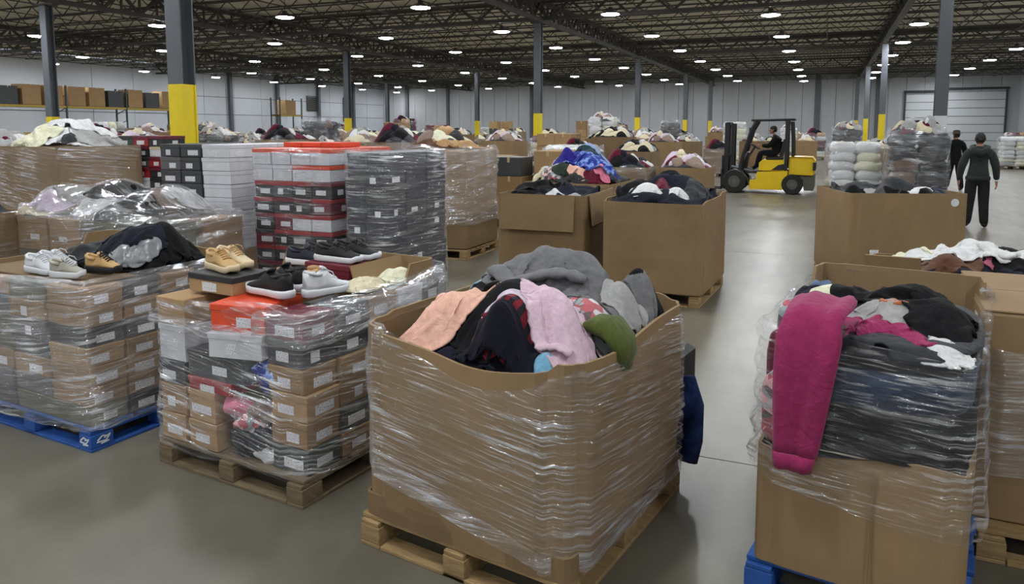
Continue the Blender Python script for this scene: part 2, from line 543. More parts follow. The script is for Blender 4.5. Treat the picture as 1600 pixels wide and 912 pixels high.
# ------------------------------------------------------------------ steel columns
def column(x, y, wd, zt, label, paint, mat2=None):
    root = obj('steel_column', None, loc=(x, y, 0), label=label, cat='column', group='roof columns', kind='thing')
    def hsec(z0, z1, k, b=0.0):
        m = MB()
        m.box((0, -wd / 2 + 0.02, (z0 + z1) / 2), (wd, 0.03 + b, z1 - z0))
        m.box((0, wd / 2 - 0.02, (z0 + z1) / 2), (wd, 0.03 + b, z1 - z0))
        m.box((0, 0, (z0 + z1) / 2), (0.025 + b * 2, wd - 0.05, z1 - z0))
        if k:
            m.box((-wd * 0.42, 0, (z0 + z1) / 2), (0.02, wd - 0.05, z1 - z0))
            m.box((wd * 0.42, 0, (z0 + z1) / 2), (0.02, wd - 0.05, z1 - z0))
        return m
    obj('shaft', hsec(zt, ZD - 0.93, False).mesh('shaft', STEEL), root)
    obj('painted_base', hsec(0.02, zt, True, 0.008).mesh('painted_base', paint), root)
    obj('base_plate', MB().box((0, 0, 0.012), (wd * 1.5, wd * 1.5, 0.024)).mesh('base_plate', STEEL), root)
    obj('cap_plate', MB().box((0, 0, ZD - 0.955), (wd * 1.7, wd * 1.7, 0.05)).mesh('cap_plate', DSTEEL), root)
    return root
YELL = [(-11.05, 10.45, 0.34, 2.66, 'large nearby steel column with yellow base behind the white shoe boxes'),
        (-10.87, 28.45, 0.29, 2.45, 'steel column with yellow base above the middle carton stacks'),
        (-10.68, 44.9, 0.29, 2.5, 'steel column with yellow base, second of the middle row'),
        (-10.3, 59.2, 0.29, 2.5, 'steel column with yellow base, third of the middle row'),
        (-9.7, 68.5, 0.3, 2.5, 'thin far steel column with yellow base nearest the forklift mast'),
        (2.5, 42.0, 0.29, 2.55, 'steel column with yellow base over the wrapped dark stack'),
        (2.4, 56.8, 0.29, 2.5, 'second yellow based steel column behind the wrapped dark stack'),
        (2.15, 68.4, 0.3, 2.5, 'farthest yellow based steel column behind the wrapped dark stack'),
        (-24.9, 17.8, 0.30, 2.25, 'steel column with yellow base in front of the pallet rack'),
        (-24.4, 34.5, 0.29, 2.4, 'steel column with short yellow base by the far left wall, nearer of two'),
        (-24.4, 51.0, 0.29, 2.4, 'steel column with short yellow base by the far left wall, farther of two'),
        (-38.0, 60.0, 0.29, 2.4, 'thin steel column close to the far corner of the hall')]
for x, y, wd, zt, lb in YELL:
    column(x, y, wd, zt, lb, YEL)
column(2.47, 20.5, 0.27, 2.15, 'steel column with white painted base before the dock doors', WHITEP)

# ------------------------------------------------------------------ ceiling lamps
LENS = emit('lamp_lens', (0.93, 0.97, 1.0), LAMP_STRENGTH)
hous = MB().loft([[(r * math.cos(2 * math.pi * k / 16), r * math.sin(2 * math.pi * k / 16), z) for k in range(16)]
                  for r, z in ((0.345, 0.0), (0.355, 0.03), (0.24, 0.09), (0.10, 0.16), (0.09, 0.24))]).mesh('housing', surf('lamp_housing', (70, 70, 74), 0.4))
lens = MB().loft([[(r * math.cos(2 * math.pi * k / 16), r * math.sin(2 * math.pi * k / 16), z) for k in range(16)]
                  for r, z in ((0.24, -0.035), (0.32, -0.014), (0.335, 0.0))]).mesh('lens', LENS)
rod = MB().cyl((0, 0, 0.2), (0, 0, 1.0), 0.012, 6).mesh('hanger', DSTEEL)
lamp_rows = [(9.0, 5.0), (3.2, 6.3), (-2.1, 1.5), (-7.5, 6.0), (-13.15, 2.0), (-19.0, 2.0), (-25.3, 1.8), (-33.2, 2.2), (-40.5, 3.0), (-46.5, 5.5)]
for r, (x, yo) in enumerate(lamp_rows):
    y = yo - 14.0
    k = 0
    while y < Y1 - 2:
        k += 1
        lp = obj('ceiling_lamp', None, loc=(x, y, 6.0), cat='lamp', group='round ceiling lamps',
                 label='round ceiling lamp, %s along the %s lamp row counted from the dock doors side' % (ORD[k], ORD[r + 1]))
        obj('housing', hous, lp); obj('lens', lens, lp); obj('hanger', rod, lp)
        y += 7.0

# louvres high on the left wall
for k, (y, z, wd, hh) in enumerate(((64.5, 4.4, 2.2, 1.5), (70.5, 3.9, 1.6, 2.6))):
    lv = obj('wall_louvre', None, loc=(X0 + .12, y, z), label=('dark square louvre high on the left wall', 'tall dark louvre near the far corner of the left wall')[k], cat='louvre')
    obj('frame', MB().box((0, 0, hh / 2), (.06, wd, .08)).box((0, 0, -hh / 2), (.06, wd, .08)).box((0, wd / 2, 0), (.06, .08, hh)).box((0, -wd / 2, 0), (.06, .08, hh)).mesh('frame', DSTEEL), lv)
    for i in range(int(hh / .2)):
        obj('slat', MB().box((0, 0, 0), (.03, wd - .1, .16), ry=.5).mesh('slat', DSTEEL), lv, (0, 0, -hh / 2 + .12 + i * .2))

# ------------------------------------------------------------------ builders: pallets, bins, film, cloth, shoe boxes
_pal = {}
def pallet(loc, rz, label, mat=None, w_=1.02, d_=1.22, boards=7, group='pallets'):
    mat = mat or WOOD
    root = obj('pallet', None, loc=loc, rz=rz, label=label, cat='pallet', group=group)
    key = (mat.name, w_, d_, boards)
    if key not in _pal:
        bw = d_ / boards * 0.80
        _pal[key] = (MB().cbox((0, 0, 0), (w_, bw, 0.020), 0.003).mesh('deck_board', mat),
                     MB().cbox((0, 0, 0), (0.10, d_, 0.020), 0.003).mesh('stringer_board', mat),
                     MB().cbox((0, 0, 0), (0.11, 0.14, 0.078), 0.004).mesh('block', mat),
                     MB().cbox((0, 0, 0), (0.11, d_, 0.018), 0.003).mesh('bottom_board', mat),
                     MB().cbox((0, 0, 0), (w_ - 0.23, 0.10, 0.018), 0.003).mesh('bottom_board', mat))
    db, sb, bl, bb, bc = _pal[key]
    for i in range(boards):
        obj('deck_board', db, root, (rnd.uniform(-.006, .006), -d_ / 2 + (i + 0.5) * d_ / boards, 0.13))
    for i in (-1, 0, 1):
        x = i * (w_ / 2 - 0.055)
        obj('stringer_board', sb, root, (x, 0, 0.108))
        obj('bottom_board', bb, root, (x, 0, 0.009))
        for j in (-1, 0, 1):
            obj('block', bl, root, (x, j * (d_ / 2 - 0.07), 0.058))
    for j in (-1, 1):
        obj('bottom_board', bc, root, (0, j * (d_ / 2 - 0.05), 0.009))
    return root

def rrect(w_, d_, r, step=0.04):
    """rounded rectangle loop: points, outward normals, running length; starts at the front left corner"""
    pts = []
    hx, hy = w_ / 2 - r, d_ / 2 - r
    for (cx_, cy_, a0) in ((-hx, -hy, 180), (hx, -hy, 270), (hx, hy, 0), (-hx, hy, 90)):
        for k in range(4):
            a = R(a0 + 90 * k / 3)
            pts.append((cx_ + r * math.cos(a), cy_ + r * math.sin(a)))
    out = []
    for i, p in enumerate(pts):
        q = pts[(i + 1) % len(pts)]
        Ls = math.hypot(q[0] - p[0], q[1] - p[1])
        n = max(1, int(Ls / step))
        for k in range(n):
            out.append((p[0] + (q[0] - p[0]) * k / n, p[1] + (q[1] - p[1]) * k / n))
    P = np.array(out)
    T = np.roll(P, -1, 0) - np.roll(P, 1, 0)
    N = np.stack([T[:, 1], -T[:, 0]], 1)
    N /= np.linalg.norm(N, axis=1)[:, None] + 1e-9
    S = np.concatenate([[0], np.cumsum(np.linalg.norm(np.diff(np.vstack([P, P[:1]]), axis=0), axis=1))])[:-1]
    return P, N, S

def wob(x, seed, f=1.0):
    """smooth 1-3 argument wobble in about [-1, 1]"""
    r = np.random.RandomState(seed)
    v = 0
    for k in range(4):
        a = r.normal(size=3) * f * (1 + k * 0.7)
        v = v + np.sin(a[0] * x[0] + a[1] * x[1] + a[2] * x[2] + r.uniform(0, 6.28)) / (1 + 0.5 * k)
    return v / 2.4

def bin_mesh(w_, d_, h, r=0.05, sag=None, bulge=0.02, seed=1, mat=None, step=0.05, nz=9, inner=0.45, zlow=None, name='body'):
    P, N, S = rrect(w_, d_, r, step)
    n = len(P)
    top = np.full(n, h)
    if sag is not None:
        top = top + np.array([sag(p[0], p[1]) for p in P])
    rings = []
    for k in range(nz + 1):
        t_ = k / nz
        z = top * t_
        b = bulge * (math.sin(math.pi * min(1, t_ * 0.55 + 0.2)) ** 1) + 0.012 * wob((P[:, 0] * 4, P[:, 1] * 4, z * 3), seed)
        side = 1 - np.clip((np.abs(np.abs(P[:, 0]) - w_ / 2) < 0.09) & (np.abs(np.abs(P[:, 1]) - d_ / 2) < 0.09), 0, 1) * 0.85
        q = P + N * (b * side)[:, None]
        rings.append([(q[i, 0], q[i, 1], z[i]) for i in range(n)])
    lip = [(x - N[i, 0] * 0.014, y - N[i, 1] * 0.014, z) for i, (x, y, z) in enumerate(rings[-1])]
    rings.append(lip)
    for k in (0.35, 0.7, 1.0):
        rings.append([(x, y, max(0.02, z - inner * k)) for x, y, z in lip])
    return MB().loft(rings, caps=False).mesh(name, mat or KRAFT)

def film_mesh(name, w_, d_, zlo, zhi, mat, r=0.06, off=0.012, bulge=None, seed=3, step=0.03, dz=0.03, amp=0.006, roll=0.05):
    """stretch film round a load; zlo/zhi are functions of (x, y)"""
    P, N, S = rrect(w_, d_, r, step)
    P = np.vstack([P, P[:1]]); N = np.vstack([N, N[:1]])
    S = np.append(S, S[-1] + step)
    n = len(P)
    lo = np.array([zlo(*p) for p in P]); hi = np.array([zhi(*p) for p in P])
    corner = 1 - ((np.abs(np.abs(P[:, 0]) - w_ / 2) < 0.07) & (np.abs(np.abs(P[:, 1]) - d_ / 2) < 0.07)) * 0.75
    nz = max(6, int((hi - lo).max() / dz))
    vs, uv, fs = [], [], []
    for k in range(nz + 1):
        t_ = k / nz
        z = lo + (hi - lo) * t_
        o = off + amp * wob((S * 5, z * 26, S * 0), seed) + amp * 0.7 * wob((S * 11, z * 55 + S * 6, z), seed + 1)
        if bulge is not None:
            o = o + np.array([bulge(P[i, 0], P[i, 1], z[i]) for i in range(n)])
        if t_ > 0.93 and roll:
            o = o - roll * ((t_ - 0.93) / 0.07) ** 2
        q = P + N * (o * corner)[:, None]
        for i in range(n):
            vs.append((q[i, 0], q[i, 1], z[i])); uv.append((S[i], z[i]))
    for k in range(nz):
        for i in range(n - 1):
            fs.append((k * n + i, k * n + i + 1, (k + 1) * n + i + 1, (k + 1) * n + i))
    m = MB(); m.add(vs, fs)
    return m.mesh(name, mat, smooth=True, uvs=uv)

FILM = film_mat('stretch_film')
FILM_D = film_mat('stretch_film_dense', haze=0.20, streak=0.8, tilt=-0.1, su=2.5, sv=40)
FILM_L = film_mat('stretch_film_light', haze=0.06, streak=0.7, tilt=0.05, su=3, sv=38)

# -- cloth heaps: every garment drapes on the height field of what lies below it
class Heap:
    def __init__(s, loc, rz, w_, d_, z0, dome, res=0.02, margin=0.0):
        s.loc, s.rz, s.w, s.d, s.res = loc, rz, w_, d_, res
        s.mx, s.my = w_ / 2 + margin, d_ / 2 + margin
        xs = np.arange(-w_ / 2 - 0.3, w_ / 2 + 0.3 + res, res)
        ys = np.arange(-d_ / 2 - 0.3, d_ / 2 + 0.3 + res, res)
        s.xs, s.ys = xs, ys
        s.X, s.Y = np.meshgrid(xs, ys, indexing='ij')
        f = np.clip(1 - (2 * s.X / w_) ** 2, 0, 1) * np.clip(1 - (2 * s.Y / d_) ** 2, 0, 1)
        s.h = z0 + dome * f
        s.tk = 0.85
    def blur(s, k):
        h = s.h
        for _ in range(k):
            p = np.pad(h, 1, mode='edge')
            h = (p[:-2, 1:-1] + p[2:, 1:-1] + p[1:-1, :-2] + p[1:-1, 2:] + 2 * p[1:-1, 1:-1]) / 6
        return h
    def sample(s, H, x, y):
        fx = np.clip((x - s.xs[0]) / s.res, 0, len(s.xs) - 1.001); fy = np.clip((y - s.ys[0]) / s.res, 0, len(s.ys) - 1.001)
        i, j = fx.astype(int), fy.astype(int)
        a, b = fx - i, fy - j
        return (H[i, j] * (1 - a) * (1 - b) + H[i + 1, j] * a * (1 - b) + H[i, j + 1] * (1 - a) * b + H[i + 1, j + 1] * a * b)
    def garment(s, x, y, a, b, rot, t, seed, n=30, fold=0.022, wl=0.13, p=4.0, irr=0.16, blur=5, mesh_only=False, flow=None):
        """returns (verts, faces): an irregular folded cloth patch with rounded edges"""
        r_ = np.random.RandomState(seed)
        H = s.blur(blur)
        ph = r_.uniform(0, 6.28, 5); am = r_.uniform(0.3, 1, 5) * irr / np.array([1, 1.2, 1.8, 2.4, 3.0])
        cs, sn = math.cos(rot), math.sin(rot)
        dirs = []
        for k in range(5):
            ang = (flow if flow is not None else r_.uniform(0, math.pi)) + r_.normal() * (0.35 if flow is not None else 0.7)
            kk = 6.28 / (wl * r_.uniform(0.7, 1.9))
            dirs.append((kk * math.cos(ang), kk * math.sin(ang), r_.uniform(0, 6.28), r_.uniform(0.5, 1)))
        def rad(X, Y):
            u = ((X - x) * cs + (Y - y) * sn) / a
            v = (-(X - x) * sn + (Y - y) * cs) / b
            th = np.arctan2(v, u)
            k = 1 + sum(am[i] * np.sin((i + 2) * th + ph[i]) for i in range(5)) * 0.5
            se = (np.abs(u) ** 2.6 + np.abs(v) ** 2.6) ** (1 / 2.6)
            return se / k
        def zf(X, Y, rr):
            e = np.sqrt(np.clip(1 - np.clip(rr, 0, 1) ** p, 0, 1))
            wx = X + 0.05 * np.sin(Y * 9 + ph[0]) + 0.025 * np.sin(Y * 21 + ph[1]); wy = Y + 0.05 * np.sin(X * 8 + ph[2]) + 0.025 * np.sin(X * 19 + ph[3])
            f = 0
            for kx, ky, p0, am_ in dirs:
                f = f + am_ * np.abs(np.sin((kx * wx + ky * wy) * 0.5 + p0)) ** 0.9
            f = f / 2.6
            fine = 0
            for kx, ky, p0, am_ in dirs[:3]:
                fine = fine + np.abs(np.sin((kx * 1.1 - ky * 0.9) * wx * 1.3 + (ky * 1.1 + kx * 0.9) * wy * 1.3 + 2 * p0))
            f = f + 0.11 * fine
            return s.sample(H, X, Y) + t * e + fold * (f - 0.5) * e - 0.012 * (1 - e)
        g = np.linspace(-1, 1, n)
        U, V = np.meshgrid(g, g, indexing='ij')
        # square to disc so the outline is smooth
        dx = U * np.sqrt(1 - V * V / 2); dy = V * np.sqrt(1 - U * U / 2)
        th = np.arctan2(dy, dx); rr = np.sqrt(dx * dx + dy * dy)
        k = 1 + sum(am[i] * np.sin((i + 2) * th + ph[i]) for i in range(5)) * 0.5
        se = (np.abs(np.cos(th)) ** 2.6 + np.abs(np.sin(th)) ** 2.6) ** (1 / 2.6)
        rr2 = rr ** 0.8
        u = np.cos(th) * rr2 * k / se * a; v = np.sin(th) * rr2 * k / se * b
        X = x + u * cs - v * sn; Y = y + u * sn + v * cs
        Xc = np.clip(X, -s.mx, s.mx); Yc = np.clip(Y, -s.my, s.my)
        Z = zf(Xc, Yc, rr2)
        over = (np.abs(X - Xc) + np.abs(Y - Yc))
        # raise the field
        R_ = rad(s.X, s.Y)
        inside = R_ < 1
        s.h = np.where(inside, np.maximum(s.h, zf(s.X, s.Y, R_)), s.h)
        vs = np.stack([Xc, Yc, Z], -1).reshape(-1, 3)
        fs = [(i * n + j, (i + 1) * n + j, (i + 1) * n + j + 1, i * n + j + 1) for i in range(n - 1) for j in range(n - 1)]
        # underside closes the lump
        Zb = Z - 0.012 - 0.6 * t * np.clip(1 - rr2 ** 2, 0, 1)
        vb = np.stack([Xc, Yc, Zb], -1).reshape(-1, 3)
        m_ = n * n
        ring = [i * n for i in range(n)] + [(n - 1) * n + j for j in range(1, n)] + [i * n + n - 1 for i in range(n - 2, -1, -1)] + [j for j in range(n - 2, 0, -1)]
        fs2 = [(i * n + j + m_, i * n + j + 1 + m_, (i + 1) * n + j + 1 + m_, (i + 1) * n + j + m_) for i in range(n - 1) for j in range(n - 1)]
        side = [(ring[k], ring[(k + 1) % len(ring)], ring[(k + 1) % len(ring)] + m_, ring[k] + m_) for k in range(len(ring))]
        return np.vstack([vs, vb]), fs + fs2 + [f[::-1] for f in side]
    def drape(s, x, y, a, b, rot, seed, n=36, comp=1.2, steps=70, lift=0.03, irr=0.12, gap=0.006, wl=0.12):
        """let a slack sheet of cloth settle on the heap: a small position-based cloth solve on the height field"""
        r_ = np.random.RandomState(seed)
        H = s.blur(1)
        ph = r_.uniform(0, 6.28, 5); am = r_.uniform(0.3, 1, 5) * irr / np.array([1, 1.2, 1.8, 2.4, 3.0])
        cs, sn = math.cos(rot), math.sin(rot)
        g = np.linspace(-1, 1, n)
        U, V = np.meshgrid(g, g, indexing='ij')
        dx = U * np.sqrt(1 - V * V / 2); dy = V * np.sqrt(1 - U * U / 2)
        th = np.arctan2(dy, dx); rr = np.sqrt(dx * dx + dy * dy)
        k = 1 + sum(am[i] * np.sin((i + 2) * th + ph[i]) for i in range(5)) * 0.5
        se = (np.abs(np.cos(th)) ** 2.6 + np.abs(np.sin(th)) ** 2.6) ** (1 / 2.6)
        u = np.cos(th) * rr * k / se * a; v = np.sin(th) * rr * k / se * b
        X = x + u * cs - v * sn; Y = y + u * sn + v * cs
        Pf = np.stack([X, Y], -1)
        P = np.stack([np.clip(X, -s.mx, s.mx), np.clip(Y, -s.my, s.my), X * 0], -1)
        w_ = 0
        for q in range(6):
            an = r_.uniform(0, math.pi); kk = 6.28 / (wl * r_.uniform(0.6, 1.8))
            w_ = w_ + np.sin(kk * (np.cos(an) * X + np.sin(an) * Y) + r_.uniform(0, 6.28) + 1.2 * np.sin(7 * X + 5 * Y + q))
        P[..., 2] = s.sample(H, P[..., 0], P[..., 1]) + lift * (1.0 + 0.45 * w_) + 0.01
        con = []
        for (sa, sb, st) in (((slice(0, -1), slice(None)), (slice(1, None), slice(None)), 1.0), ((slice(None), slice(0, -1)), (slice(None), slice(1, None)), 1.0),
                             ((slice(0, -1), slice(0, -1)), (slice(1, None), slice(1, None)), 0.5), ((slice(1, None), slice(0, -1)), (slice(0, -1), slice(1, None)), 0.5),
                             ((slice(0, -3), slice(None)), (slice(3, None), slice(None)), 0.12), ((slice(None), slice(0, -3)), (slice(None), slice(3, None)), 0.12)):
            L0 = np.linalg.norm(Pf[sb] - Pf[sa], axis=-1) * (comp if st > 0.3 else comp * 0.98)
            con.append((sa, sb, st, np.maximum(L0, 1e-4)))
        Vl = np.zeros_like(P)
        for it in range(steps):
            prev = P.copy()
            Vl *= 0.9
            Vl[..., 2] -= 0.0012 if it < steps - 14 else 0.0003
            P = P + Vl
            for _ in range(6):
                acc = np.zeros_like(P); cnt = np.zeros(P.shape[:2] + (1,))
                for sa, sb, st, L0 in con:
                    d = P[sb] - P[sa]
                    ln = np.linalg.norm(d, axis=-1)
                    c = (d * ((ln - L0) / np.maximum(ln, 1e-6))[..., None]) * 0.5 * st
                    acc[sa] += c; acc[sb] -= c
                    cnt[sa] += 1; cnt[sb] += 1
                P = P + acc / np.maximum(cnt, 1) * 1.6
            hz = s.sample(H, P[..., 0], P[..., 1]) + gap
            hit = P[..., 2] < hz
            P[..., 2] = np.where(hit, hz, P[..., 2])
            for ax in (0, 1):
                P[..., ax] = np.where(hit, prev[..., ax] * 0.75 + P[..., ax] * 0.25, P[..., ax])
            P[..., 0] = np.clip(P[..., 0], -s.mx, s.mx); P[..., 1] = np.clip(P[..., 1], -s.my, s.my)
            Vl = np.clip(P - prev, -0.02, 0.02)
        for _ in range(1):
            Q = P.copy()
            Q[1:-1, 1:-1] = (P[:-2, 1:-1] + P[2:, 1:-1] + P[1:-1, :-2] + P[1:-1, 2:] + 2 * P[1:-1, 1:-1]) / 6
            P = Q
        # splat into the height field
        for sub in ((0, 0), (0.5, 0), (0, 0.5), (0.5, 0.5)):
            A_ = P[:-1, :-1] * (1 - sub[0]) * (1 - sub[1]) + P[1:, :-1] * sub[0] * (1 - sub[1]) + P[:-1, 1:] * (1 - sub[0]) * sub[1] + P[1:, 1:] * sub[0] * sub[1]
            i = np.clip(np.round((A_[..., 0] - s.xs[0]) / s.res).astype(int), 0, len(s.xs) - 1)
            j = np.clip(np.round((A_[..., 1] - s.ys[0]) / s.res).astype(int), 0, len(s.ys) - 1)
            np.maximum.at(s.h, (i, j), A_[..., 2])
        vs = P.reshape(-1, 3)
        # thickness along the normals
        du = np.gradient(P, axis=0); dv = np.gradient(P, axis=1)
        N_ = np.cross(du, dv); N_ /= np.linalg.norm(N_, axis=-1, keepdims=True) + 1e-9
        N_ = np.where(N_[..., 2:3] < 0, -N_, N_)
        vb = (P - N_ * 0.006).reshape(-1, 3)
        m_ = n * n
        fs = [(i * n + j, (i + 1) * n + j, (i + 1) * n + j + 1, i * n + j + 1) for i in range(n - 1) for j in range(n - 1)]
        ring = [i * n for i in range(n)] + [(n - 1) * n + j for j in range(1, n)] + [i * n + n - 1 for i in range(n - 2, -1, -1)] + [j for j in range(n - 2, 0, -1)]
        fs2 = [(f[3] + m_, f[2] + m_, f[1] + m_, f[0] + m_) for f in fs]
        side = [(ring[k] + m_, ring[(k + 1) % len(ring)] + m_, ring[(k + 1) % len(ring)], ring[k]) for k in range(len(ring))]
        return np.vstack([vs, vb]), fs + fs2 + side
    def put(s, name, label, cat, x, y, a, b, rot, t, mat, seed, group=None, sleeves=None, **kw):
        t = t * s.tk
        kw.setdefault('fold', 0.052); kw.setdefault('wl', 0.16); kw.setdefault('p', 2.6)
        # the bulk the garment bunches up to, then the cloth itself settling over it
        r0 = np.sqrt(((s.X - x) * math.cos(R(rot)) + (s.Y - y) * math.sin(R(rot))) ** 2 / a ** 2 + (-(s.X - x) * math.sin(R(rot)) + (s.Y - y) * math.cos(R(rot))) ** 2 / b ** 2)
        s.h = s.blur(2) * (r0 < 1.1) + s.h * (r0 >= 1.1)
        s.h = s.h + t * np.clip(1 - (r0 / 0.8) ** 2, 0, 1)
        dn = kw.get('n', 30)
        vs, fs = s.drape(x, y, a, b, R(rot), seed, n=max(16, int(dn * 1.0)), comp=kw.get('comp', 1.42), irr=kw.get('irr', .14), lift=kw.get('lift', .035), wl=kw.get('wl') * .8)
        c = np.array([x, y, float(vs[:, 2].min())])
        m = MB(); m.add((vs - c).tolist(), fs)
        me = m.mesh(name, mat, smooth=True)
        o = obj(name, me, loc=l2w(s.loc, s.rz, tuple(c)), rz=s.rz, label=label, cat=cat, group=group)
        r_ = random.Random(seed * 13 + 5)
        for k in range((1 if max(a, b) > .12 and seed % 4 == 1 else 0) if sleeves is None else sleeves):
            a0 = r_.uniform(0, 6.28)
            L1 = max(a, b) * r_.uniform(.5, .8)
            q0 = (x + math.cos(a0) * a * .35, y + math.sin(a0) * b * .35)
            a1 = a0 + r_.uniform(-.9, .9)
            q1 = (q0[0] + math.cos(a1) * L1 * .6, q0[1] + math.sin(a1) * L1 * .6)
            a1 += r_.uniform(-1.4, 1.4)
            q2 = (q1[0] + math.cos(a1) * L1 * .6, q1[1] + math.sin(a1) * L1 * .6)
            pp = [(min(max(q[0], -s.mx + .06), s.mx - .06), min(max(q[1], -s.my + .06), s.my - .06)) for q in (q0, q1, q2)]
            if math.hypot(pp[2][0] - pp[0][0], pp[2][1] - pp[0][1]) > .08:
                s.sleeve(o, pp, min(.055, max(a, b) * .22), mat, seed=seed, flat=.34)
        return o
    def z(s, x, y):
        return float(s.sample(s.h, np.array([x]), np.array([y]))[0])
    def sleeve(s, parent, pts, r, mat, name='sleeve', n=10, flat=0.55, up=0.0, seed=0):
        """a limp sleeve lying along the heap, as a part of its garment"""
        r_ = np.random.RandomState(seed)
        path, rad = [], []
        P = np.array(pts, float)
        m_ = 18
        for k in range(m_):
            f = k / (m_ - 1) * (len(P) - 1)
            i = min(int(f), len(P) - 2)
            q = P[i] * (1 - (f - i)) + P[i + 1] * (f - i)
            rr = r * (1 + 0.14 * math.sin(k * 2.3 + seed) + 0.10 * r_.normal()) * (0.72 if k in (0, m_ - 1) else 1)
            path.append([q[0], q[1], s.z(q[0], q[1]) + rr * flat * 0.55 + up]); rad.append((rr, rr * flat))
        for _ in range(2):
            for k in range(1, m_ - 1):
                path[k][2] = (path[k - 1][2] + 2 * path[k][2] + path[k + 1][2]) / 4
        inv = parent.location
        mb_ = MB().tube([(p[0], p[1], p[2]) for p in path], rad, n)
        c, sn = math.cos(-s.rz), math.sin(-s.rz)
        dx, dy = inv[0] - s.loc[0], inv[1] - s.loc[1]
        ox, oy, oz = dx * c - dy * sn, dx * sn + dy * c, inv[2] - s.loc[2]
        mb_.v = [(v[0] - ox, v[1] - oy, v[2] - oz) for v in mb_.v]
        return obj(name, mb_.mesh(name, mat, smooth=True), parent)

BLACK = fabric((22, 22, 24)); INK = fabric((30, 32, 44)); CHAR = fabric((56, 57, 60)); GREYF = fabric((112, 112, 114))
WHITEF = fabric((214, 214, 214)); CREAM = fabric((212, 200, 170)); PEACH = fabric((226, 178, 158)); MAUVE = fabric((206, 178, 192))
MAGENTA = fabric((150, 46, 92)); MAROON = fabric((96, 22, 44)); NAVY = fabric((20, 20, 32)); LBLUE = fabric((146, 184, 196), 'floral', (120, 150, 176))
DENIM = fabric((58, 78, 112), 'denim', (120, 146, 180)); JEANS = fabric((34, 44, 62), 'denim', (52, 66, 88)); OLIVE = fabric((78, 88, 40))
TAUPE = fabric((138, 118, 106)); REDP = fabric((160, 40, 56), 'print'); FLORAL = fabric((226, 200, 200), 'print'); LGREY = fabric((160, 160, 158))
ROYAL = fabric((44, 60, 150), 'floral', (130, 160, 220)); BROWNF = fabric((96, 66, 48)); TAN = fabric((182, 146, 104)); PINK = fabric((214, 120, 146))
SKYF = fabric((118, 170, 200), 'floral', (220, 210, 160)); PLAID = fabric((120, 30, 40), 'plaid', (30, 30, 40)); PALE = fabric((220, 218, 190)); LILAC = fabric((205, 190, 205))
RUST = fabric((176, 108, 70))

# -- shoe boxes
BOXM = {}
def boxmat(cn):
    cols = {'brown': (146, 116, 80), 'tan': (166, 134, 94), 'black': (40, 40, 42), 'charcoal': (62, 64, 66), 'white': (206, 207, 212),
            'orange': (214, 74, 40), 'red': (150, 34, 40), 'maroon': (104, 30, 46), 'navy': (44, 48, 60), 'olive': (86, 86, 62), 'grey': (92, 92, 94),
            'cream': (196, 182, 150), 'blue': (40, 78, 160), 'green': (54, 66, 58)}
    if cn not in BOXM:
        BOXM[cn] = card('box_' + cn, cols[cn], 0.07) if cn in ('brown', 'tan') else surf('box_' + cn, cols[cn], 0.5, var=0.10, scale=5, bump=0.05, bscale=12)
    return BOXM[cn]
_sbm = {}
def shoe_box(loc, rz, w_, d_, h, cn, label, lidc=None, faces='f', group=None, lidh=0.035):
    """w_ across the label end (local x), d_ deep (local y); faces: f = label on -y end, r = label on +x end"""
    key = (round(w_, 3), round(d_, 3), round(h, 3), cn)
    if key not in _sbm:
        _sbm[key] = MB().cbox((0, 0, h / 2 - 0.002), (w_ - 0.008, d_ - 0.008, h - 0.006), 0.004).mesh('shoe_box', boxmat(cn))
    kl = ('lid', round(w_, 3), round(d_, 3), lidc or cn)
    if kl not in _sbm:
        _sbm[kl] = MB().cbox((0, 0, 0), (w_, d_, lidh), 0.004).mesh('lid', boxmat(lidc or cn))
    b = obj('shoe_box', _sbm[key], loc=loc, rz=rz, label=label, cat='shoe box', group=group)
    obj('lid', _sbm[kl], b, (0, 0, h - lidh / 2 - 0.002))
    for f in faces:
        lw, lh = rnd.choice([(0.085, 0.05), (0.11, 0.045), (0.06, 0.055), (0.13, 0.05)])
        lw = min(lw, (w_ if f == 'f' else d_) * 0.6); lh = min(lh, h * 0.5)
        k = ('lb', lw, round(lh, 3), f)
        if k not in _sbm:
            m = MB()
            uvs = None
            if f == 'f':
                m.box((0, 0, 0), (lw, 0.0016, lh))
                uvs = [(v[0] / lw + .5, v[2] / lh + .5) for v in m.v]
            else:
                m.box((0, 0, 0), (0.0016, lw, lh))
                uvs = [(v[1] / lw + .5, v[2] / lh + .5) for v in m.v]
            _sbm[k] = m.mesh('label', LABEL, uvs=uvs)
        zz = (h - lidh) * 0.5
        o_ = rnd.uniform(-0.14, 0.14)
        if f == 'f':
            obj('label', _sbm[k], b, (o_ * w_, -d_ / 2 + 0.0028, zz))
        else:
            obj('label', _sbm[k], b, (w_ / 2 - 0.0028, o_ * d_, zz))
    return b

